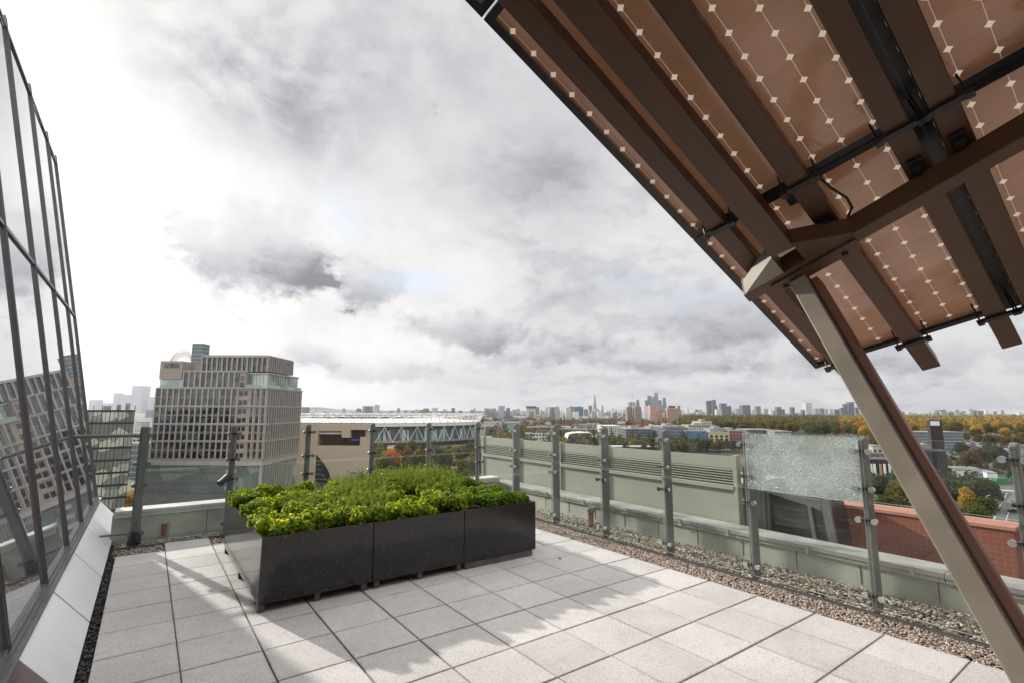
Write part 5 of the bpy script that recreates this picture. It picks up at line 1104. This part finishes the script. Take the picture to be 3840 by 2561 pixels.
tree(at(*Z1(462, 1500), 190)[0], 190, 9, 'leaf_yellow', 'small yellow tree in the gap below the office block', None)
# cranes
def crane(Zf, x, y0, y1, D, label, jib=(0, 0)):
    l, zt = at(*Zf(x, y1), D); o = thing('tower_crane', label, 'crane', tuple(ldz(l, D, GZ))); m = MB()
    m.tube(ldz(l, D, GZ), ldz(l, D, zt), D*.00045, 5); m.build('mast', MT['white'], o)
    m = MB(); l2, z2 = at(*Zf(x+jib[0], y1+jib[1]), D); m.tube(ldz(l, D, zt-4), ldz(l2, D, z2), D*.0003, 5); m.build('jib', MT['white'], o)
crane(Z3, 1676, 560, 175, 2000, 'tall pale tower crane before the main skyscraper cluster', (12, -22)); crane(Z4, 1662, 430, 360, 3400, 'luffing tower crane right of the pale wide tower', (22, -42)); crane(Z4, 2066, 330, 290, 3600, 'thin tower crane beside the strut', (14, -24))
# lattice observation tower seen over the apartment tower
def lattice():
    D = 620.; o = None; l, zt = at(*Z1(930, 160), D); lc, zb = at(*Z1(925, 250), D)
    o = thing('lattice_tower', 'faded orange lattice loops of an observation tower above the roof box', 'tower', tuple(ldz(lc, D, GZ)))
    for j, (r, tilt, dz) in enumerate(((13, .0, 0), (11, .5, -2), (14.5, -.4, -5))):
        m = MB(); pts = [ldz(lc+r*math.cos(t)*1.05, D+r*math.sin(t)*tilt, zb-3+dz+(zt-zb+5)*math.sin(t)*1.0) for t in np.linspace(-.3, math.pi+.3, 22)]
        p2 = [p+np.array([0, 0, -4.5]) for p in pts]
        for q in (pts, p2): m.path(q, .2, 5)
        for k in range(len(pts)-1): m.tube(pts[k], p2[k+1], .12, 4); m.tube(p2[k], pts[k+1], .12, 4)
        m.build('lattice_loop', MT['orange_steel'], o)
    m = MB()
    for t in range(4): m.tube(ldz(lc+7*math.cos(t*1.57), D+7*math.sin(t*1.57), GZ), ldz(lc+4*math.cos(t*1.57+1), D, zb-4), .5, 6)
    m.build('leg', MT['orange_steel'], o)
lattice()
# ------------------------------------------------------------------ ordinary rooftops filling the middle distance
kinds = [('brown', MT['roofdark'], 'brown brick'), ('greyblock', MT['roofgrey'], 'grey rendered'), ('cream', MT['roofgrey'], 'cream rendered'), ('red', MT['redroof'], 'red brick'), ('white', MT['white'], 'white clad')]
taken = []
for k in range(230):
    D = 560+1500*rnd.random()**1.1; v = rnd.uniform(1115, 1565)
    if v > 1480 and D > 700: v = rnd.uniform(1115, 1480)
    L = (v-1175)/1142*D; w = rnd.uniform(9, 30); kd = kinds[rnd.choice([0, 0, 0, 1, 1, 2, 3, 3, 4])]; h = rnd.choice([6, 7, 9, 9, 12, 14])
    if any(abs(L-a) < 22 and abs(D-b) < 22 for a, b in taken): continue
    taken.append((L, D)); nm = kd[2]; rot = rnd.uniform(-.6, .6)
    block('low_building', nm+' low building among the trees left of the tower blocks', 'building', L-w/2, L+w/2, D, rnd.uniform(9, 16), GZ, GZ+h, kd[0], kd[1], nm+' low buildings of the middle distance', rot, plant=False)
cb = MB(); ncity = 3200
cityV, cityT = [], []
for k in range(ncity):
    D = 1900+5500*rnd.random()**1.2; v = rnd.uniform(640, 2480) if k % 3 else rnd.uniform(1050, 1700)
    if v > 1560 and D < 2900: continue
    L = (v-1175)/1142*D; w = rnd.uniform(10, 45); d = rnd.uniform(10, 25); tall = rnd.random() < .09; h = rnd.uniform(25, 60) if tall else rnd.uniform(6, 22)
    if tall: w = rnd.uniform(14, 26)
    c = np.array(rnd.choice([(.27, .27, .28), (.18, .16, .15), (.36, .36, .36), (.48, .48, .48), (.13, .14, .155), (.20, .15, .13), (.26, .29, .33)]))
    p = [ldz(L+a*w/2, D+b*d/2, z) for z in (GZ, GZ+h) for a, b in ((-1, -1), (1, -1), (1, 1), (-1, 1))]
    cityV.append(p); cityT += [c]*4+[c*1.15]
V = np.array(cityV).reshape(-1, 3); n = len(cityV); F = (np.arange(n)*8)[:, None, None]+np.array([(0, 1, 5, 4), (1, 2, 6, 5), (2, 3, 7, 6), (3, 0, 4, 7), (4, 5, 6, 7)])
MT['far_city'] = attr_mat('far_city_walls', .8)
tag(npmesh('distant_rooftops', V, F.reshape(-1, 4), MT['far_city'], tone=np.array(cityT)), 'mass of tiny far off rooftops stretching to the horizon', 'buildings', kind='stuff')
# ------------------------------------------------------------------ right hand foreground of the city
def P5(x, y, D): return at(*Z5(x, y), D)
ch = placed(Z5, 'brick_chimney_tower', 'dark brown square brick tower with a pale top band', 'tower', 893, 1040, 238, 330, 10, MT['darkbrick'], plant=False, roof=MT['roofdark'], rot=-.55)
RX = -.55; EX = RH*math.cos(RX)+FH*math.sin(RX); EY = FH*math.cos(RX)-RH*math.sin(RX)
def turned(m, x0, x1, D, f0, f1, Y, Z, y=240):
    """box on the front of a turned building: f0..f1 are fractions of its width"""
    a, b = P5(x0, y, D)[0], P5(x1, y, D)[0]; q = (b-a)*.115; a += q; b -= q; w = (b-a)/2
    return m.obox(ldz((a+b)/2, D, 0), EX, EY, (0, 0, 1), (-w+2*w*f0, -w+2*w*f1), Y, Z)
zt = P5(1000, 238, 330)[1]; turned(MB(), 893, 1040, 330, .06, .80, (-.2, -.01), (zt-3.2, zt-.3)).build('pale_band', MT['white'], ch)
bb_ = placed(Z5, 'black_hall', 'black clad hall with a curved grey rooflight in front of the brick tower', 'building', 760, 1090, 600, 312, 14, mat('black_cladding', (.016, .017, .022), .5, var=.2, scale=.2), plant=False, roof=MT['roofdark'], rot=RX)
a_, b_ = P5(760, 600, 312)[0], P5(1090, 600, 312)[0]; z0 = P5(900, 590, 312)[1]; z1 = P5(870, 522, 312)[1]; w_ = (b_-a_)*.385; O_ = ldz((a_+b_)/2, 312, 0); m = MB(); r = w_*.5; cx_ = -w_*.4
def rl(t, y): return O_+EX*(cx_-r*math.cos(t))+EY*y+np.array([0, 0, z0+.6+(z1-z0)*math.sin(t)])
for k in range(8): t0, t1 = math.pi*k/8, math.pi*(k+1)/8; m.quad(rl(t0, 2), rl(t1, 2), rl(t1, 12), rl(t0, 12))
m.poly([rl(math.pi*k/8, 2) for k in range(9)][::-1]); m.build('rooflight', MT['roofgrey'], bb_)
placed(Z5, 'long_building', 'long grey building behind the brick tower', 'building', 640, 1290, 378, 520, 25, 'glassgrey', plant=False)
placed(Z5, 'house', 'pitched grey roofed house between balustrade post and strut', 'building', 225, 345, 545, 330, 16, 'cream', roof=MT['roofgrey'], plant=False)
placed(Z5, 'red_hall', 'low dark hall with red brick end beside the strut', 'building', 195, 480, 640, 318, 16, 'red', plant=False, roof=MT['roofdark'])
pv = placed(Z5, 'pavilion_hall', 'dark glazed hall fronted by white banner posts left of the strut', 'building', 190, 640, 700, 296, 12, MT['win_dark'], plant=False, roof=MT['roofdark'])
for k, x in enumerate((200, 240, 310, 357, 415, 480)):
    l, z0 = P5(x, 850, 292); _, z1 = P5(x, 745, 292); m = MB(); zbox(m, (l, l+1.2), (291.5, 291.8), (GZ, z1)); m.build('banner', [MT['white'], MT['white'], MT['brick_cap']][k % 3], pv)
wh = placed(Z5, 'white_warehouse', 'long white warehouse with a grey roof and a blue sign board', 'building', 1185, 1565, 832, 300, 26, MT['white'], plant=False, rot=RX)
z0 = P5(1440, 882, 300)[1]; z1 = P5(1440, 844, 300)[1]
sg = turned(MB(), 1185, 1565, 300, .48, .90, (-.4, -.1), (z0, z1), 832).build('sign_board', MT['blue_sign'], wh); m = MB()
for k in range(9): f = .56+.26*k/9; turned(m, 1185, 1565, 300, f, f+.02, (-.5, -.41), (z0+(z1-z0)*.3, z0+(z1-z0)*(.55+.15*(k % 3))), 832)
m.build('faded_lettering', MT['win_green'], sg)
placed(Z5, 'white_warehouse', 'shorter white shed joined to the right end of the white warehouse', 'building', 1575, 1690, 858, 288, 20, MT['white'], plant=False, rot=RX)
l0, z0 = P5(1695, 965, 285); l1, z1 = P5(1815, 918, 285)
o = thing('green_container', 'green container unit beside the white warehouse', 'container', tuple(ldz((l0+l1)/2, 286, GZ)))
m = MB(); zbox(m, (l0, l1), (285, 291), (GZ+.2, z1)); m.build('body', MT['green_box'], o)
m = MB()
for k in range(8): l = l0+(l1-l0)*(k+.2)/8; zbox(m, (l, l+.25), (284.9, 284.98), (GZ+.4, z1-.3))
m.build('rib', MT['green_box'], o)
o = thing('green_stair', 'green metal stair flight rising right of the green container', 'stairs', tuple(ldz(l1+5, 287, GZ))); m = MB()
a, b = ldz(l1+.4, 286, z1-2.2), ldz(P5(1935, 845, 292)[0], 292, P5(1935, 845, 292)[1])
for k in range(14): q = a+(b-a)*k/14; m.obox(q, RH, FH, (0, 0, 1), (0, (P5(1935, 845, 292)[0]-l1)/15), (0, 2.2), (-.5, 0))
m.build('tread', MT['green_box'], o)
for s_ in (0, 2.2):
    m = MB(); m.tube(a+FH*s_+np.array([0, 0, .4]), b+FH*s_+np.array([0, 0, .4]), .25, 6); m.build('rail', MT['green_box'], o)
for k in (0, 1): q = a+(b-a)*(.45+.5*k); m = MB(); m.tube(np.array([q[0], q[1], GZ]), q, .2, 6); m.build('leg', MT['green_box'], o)
# roads and the car park
def gpt(x, y, h=.05): p = onz(*Z5(x, y), GZ+h); return p
def strip(name, P, h, mt): m = MB(); pts = [gpt(x, y, h) for x, y in P]; m.poly(pts); return tag(m.build(name, MT[mt]), kind='structure')
strip('dual_carriageway', [(1560, 1560), (2160, 1560), (2040, 1090), (1790, 1090)], .05, 'asphalt')
strip('cross_road', [(1640, 1095), (2300, 1085), (2300, 1020), (1660, 1000)], .04, 'asphalt')
strip('beige_verge', [(1800, 1180), (1960, 1180), (1990, 1080), (1880, 1080)], .06, 'kerb')
for nm, P in (('road_edge_line', [(1640, 1415), (1652, 1415), (1745, 1195), (1738, 1195)]), ('lane_line', [(1788, 1420), (1797, 1420), (1835, 1300), (1828, 1300)]), ('road_edge_line', [(1745, 1195), (1752, 1195), (1815, 1085), (1806, 1085)]), ('cross_road_line', [(1660, 1050), (2000, 1078), (2000, 1070), (1660, 1042)])):
    strip(nm, P, .09, 'marking')
strip('car_park', [(1060, 660), (2300, 660), (2300, 470), (1060, 470)], .03, 'asphalt')
paints = [mat('car_paint_'+n_, c, .3, .2, var=.02) for n_, c in (('white', (.7, .7, .7)), ('silver', (.42, .43, .45)), ('black', (.02, .02, .022)), ('red', (.35, .03, .03)), ('blue', (.04, .08, .22)))]
def car_proto():
    b = MB(); pr = [(-2.1, .25), (-2.1, .75), (-1.9, .88), (-1.0, .95), (1.0, .95), (1.95, .82), (2.15, .6), (2.15, .25)]
    b.prism([(x, -.85, z) for x, z in pr], (0, 1.7, 0)); body = b.build('body', paints[0], bevel=.06)
    b = MB(); b.prism([(x, -.72, z) for x, z in [(-1.75, .96), (-1.3, 1.42), (.25, 1.45), (1.05, .96)]], (0, 1.44, 0)); cab = b.build('cabin', MT['win_dark'], bevel=.05)
    b = MB()
    for x in (-1.3, 1.35):
        for y in (-.86, .66): b.tube((x, y, .31), (x, y+.2, .31), .31, 10)
    return body, cab, b.build('wheels', MT['dark_metal'])
CARP = car_proto(); first_car = [True]
def car(p, rz, pi, label, group):
    o = thing('parked_car', label, 'car', tuple(p), group); o.rotation_euler = (0, 0, rz)
    for k, c in enumerate(CARP):
        q = c if first_car[0] else c.copy()
        if not first_car[0]: COL.objects.link(q)
        q.parent = o
        if k == 0: q.material_slots[0].link = 'OBJECT'; q.material_slots[0].material = paints[pi]
    first_car[0] = False
cn = ['white', 'silver', 'black', 'red', 'blue']
for r in range(7):
    for c in range(15):
        if rnd.random() < .3: continue
        x = 1090+c*55+rnd.uniform(-6, 6)+(40 if r % 2 else 0); y = 488+r*22+rnd.uniform(-2, 2)
        if x > 1880: continue
        pi = rnd.choice([0, 0, 1, 1, 2, 2, 3, 4]); car(gpt(x, y, .05), -YAW+rnd.choice([1.5, -1.6])+rnd.uniform(-.1, .1), pi, cn[pi]+' car parked in the crowded car park behind the dark trees', cn[pi]+' cars in the car park')
for k, (x, y) in enumerate([(1905, 1320), (1895, 1240)]): car(gpt(x, y, .1), -YAW+1.9, 2, ['black car nearest on the dual carriageway', 'black car farther along the dual carriageway'][k], None)
for k, (x, y) in enumerate([(1600, 1400), (1098, 905), (1088, 300+360)]):
    p = gpt(x, y, 0); o = thing('street_lamp', ['white lamp post at the roadside beside the dark tree clump', 'pale lamp post left of the white warehouse', 'lamp post at the car park corner'][k], 'lamp post', tuple(p))
    m = MB(); m.tube(p, p+np.array([0, 0, 8.5]), .16, 8, .1); m.build('pole', MT['white'], o); m = MB(); m.tube(p+np.array([0, 0, 8.5]), p+RH*1.4+np.array([0, 0, 8.8]), .1, 6); m.build('arm', MT['white'], o)
# trees lining the foot of the blue and yellow buildings
for k in range(24):
    x = 40+k*33+rnd.uniform(-8, 8); D = rnd.uniform(488, 512)
    tree(at(*Z4(x, 800), D)[0], D, rnd.uniform(8, 12), rnd.choice(['leaf_green', 'leaf_dark', 'leaf_green', 'leaf_olive']), 'street tree in the row along the foot of the glass offices and yellow building', 'street trees before the offices')
for (x0, x1, y, D) in [(60, 350, 600, 640), (440, 520, 600, 620), (1415, 1600, 640, 600)]:
    for k in range(5 if x1-x0 < 200 else 9):
        x = rnd.uniform(x0, x1); dd = D+rnd.uniform(-60, 40); tree(at(*Z3(x, 700), dd)[0], dd, rnd.uniform(9, 14), rnd.choice(['leaf_green', 'leaf_olive', 'leaf_green', 'leaf_dark']), 'rounded green and yellowing tree in the clumps behind the right balustrade posts', 'tree clumps behind the right balustrade')
# big white tented roof and low roofs just over the louvre screen
l0, z0 = at(*Z3(965, 690), 500); l1, z1 = at(*Z3(1290, 650), 500); o = thing('curved_roof_hall', 'low hall with a white curved roof behind the third right post', 'building', tuple(ldz((l0+l1)/2, 510, GZ))); m = MB()
for k in range(8):
    t0, t1 = math.pi*k/8, math.pi*(k+1)/8; lm, r = (l0+l1)/2, (l1-l0)/2; zz = lambda t: z0-2+(z1-z0+2)*max(0, math.sin(t))**.4
    m.quad(ldz(lm-r*math.cos(t0), 500, zz(t0)), ldz(lm-r*math.cos(t1), 500, zz(t1)), ldz(lm-r*math.cos(t1), 530, zz(t1)), ldz(lm-r*math.cos(t0), 530, zz(t0)))
m.build('roof', MT['white'], o); m = MB(); zbox(m, (l0+2, l1-2), (504, 528), (GZ, z0-2)); m.build('wall', FC['dark'], o)
l0, z1 = at(*Z3(1410, 795), 420); l1, _ = at(*Z3(1960, 795), 420); o = thing('platform_canopy', 'long low white platform roof just above the louvre screen', 'roof', tuple(ldz((l0+l1)/2, 425, GZ)))
m = MB(); zbox(m, (l0, l1), (420, 428), (z1-.8, z1)); m.build('roof', MT['white'], o); m = MB()
for k in range(7): l = l0+(l1-l0)*(k+.5)/7; m.tube(ldz(l, 424, GZ), ldz(l, 424, z1-.8), .25, 6)
m.build('column', MT['roofdark'], o)
# ------------------------------------------------------------------ haze
m = MB(); m.box((-2600, 9600), (-2600, 9600), (GZ-1.5, 330)); hz_ = m.build('haze', None)
hm = bpy.data.materials.new('haze_air'); hm.use_nodes = True; hm.node_tree.nodes.clear(); N = NT(hm.node_tree); out = N.n('ShaderNodeOutputMaterial'); pv_ = N.n('ShaderNodeVolumePrincipled')
pv_.inputs['Color'].default_value = (.86, .90, 1.0, 1); pv_.inputs['Density'].default_value = 4.2e-5; pv_.inputs['Anisotropy'].default_value = .6
hm.node_tree.links.new(pv_.outputs[0], out.inputs['Volume']); hz_.data.materials.clear(); hz_.data.materials.append(hm); tag(hz_, 'thin pale haze over the far city', 'haze', kind='stuff')
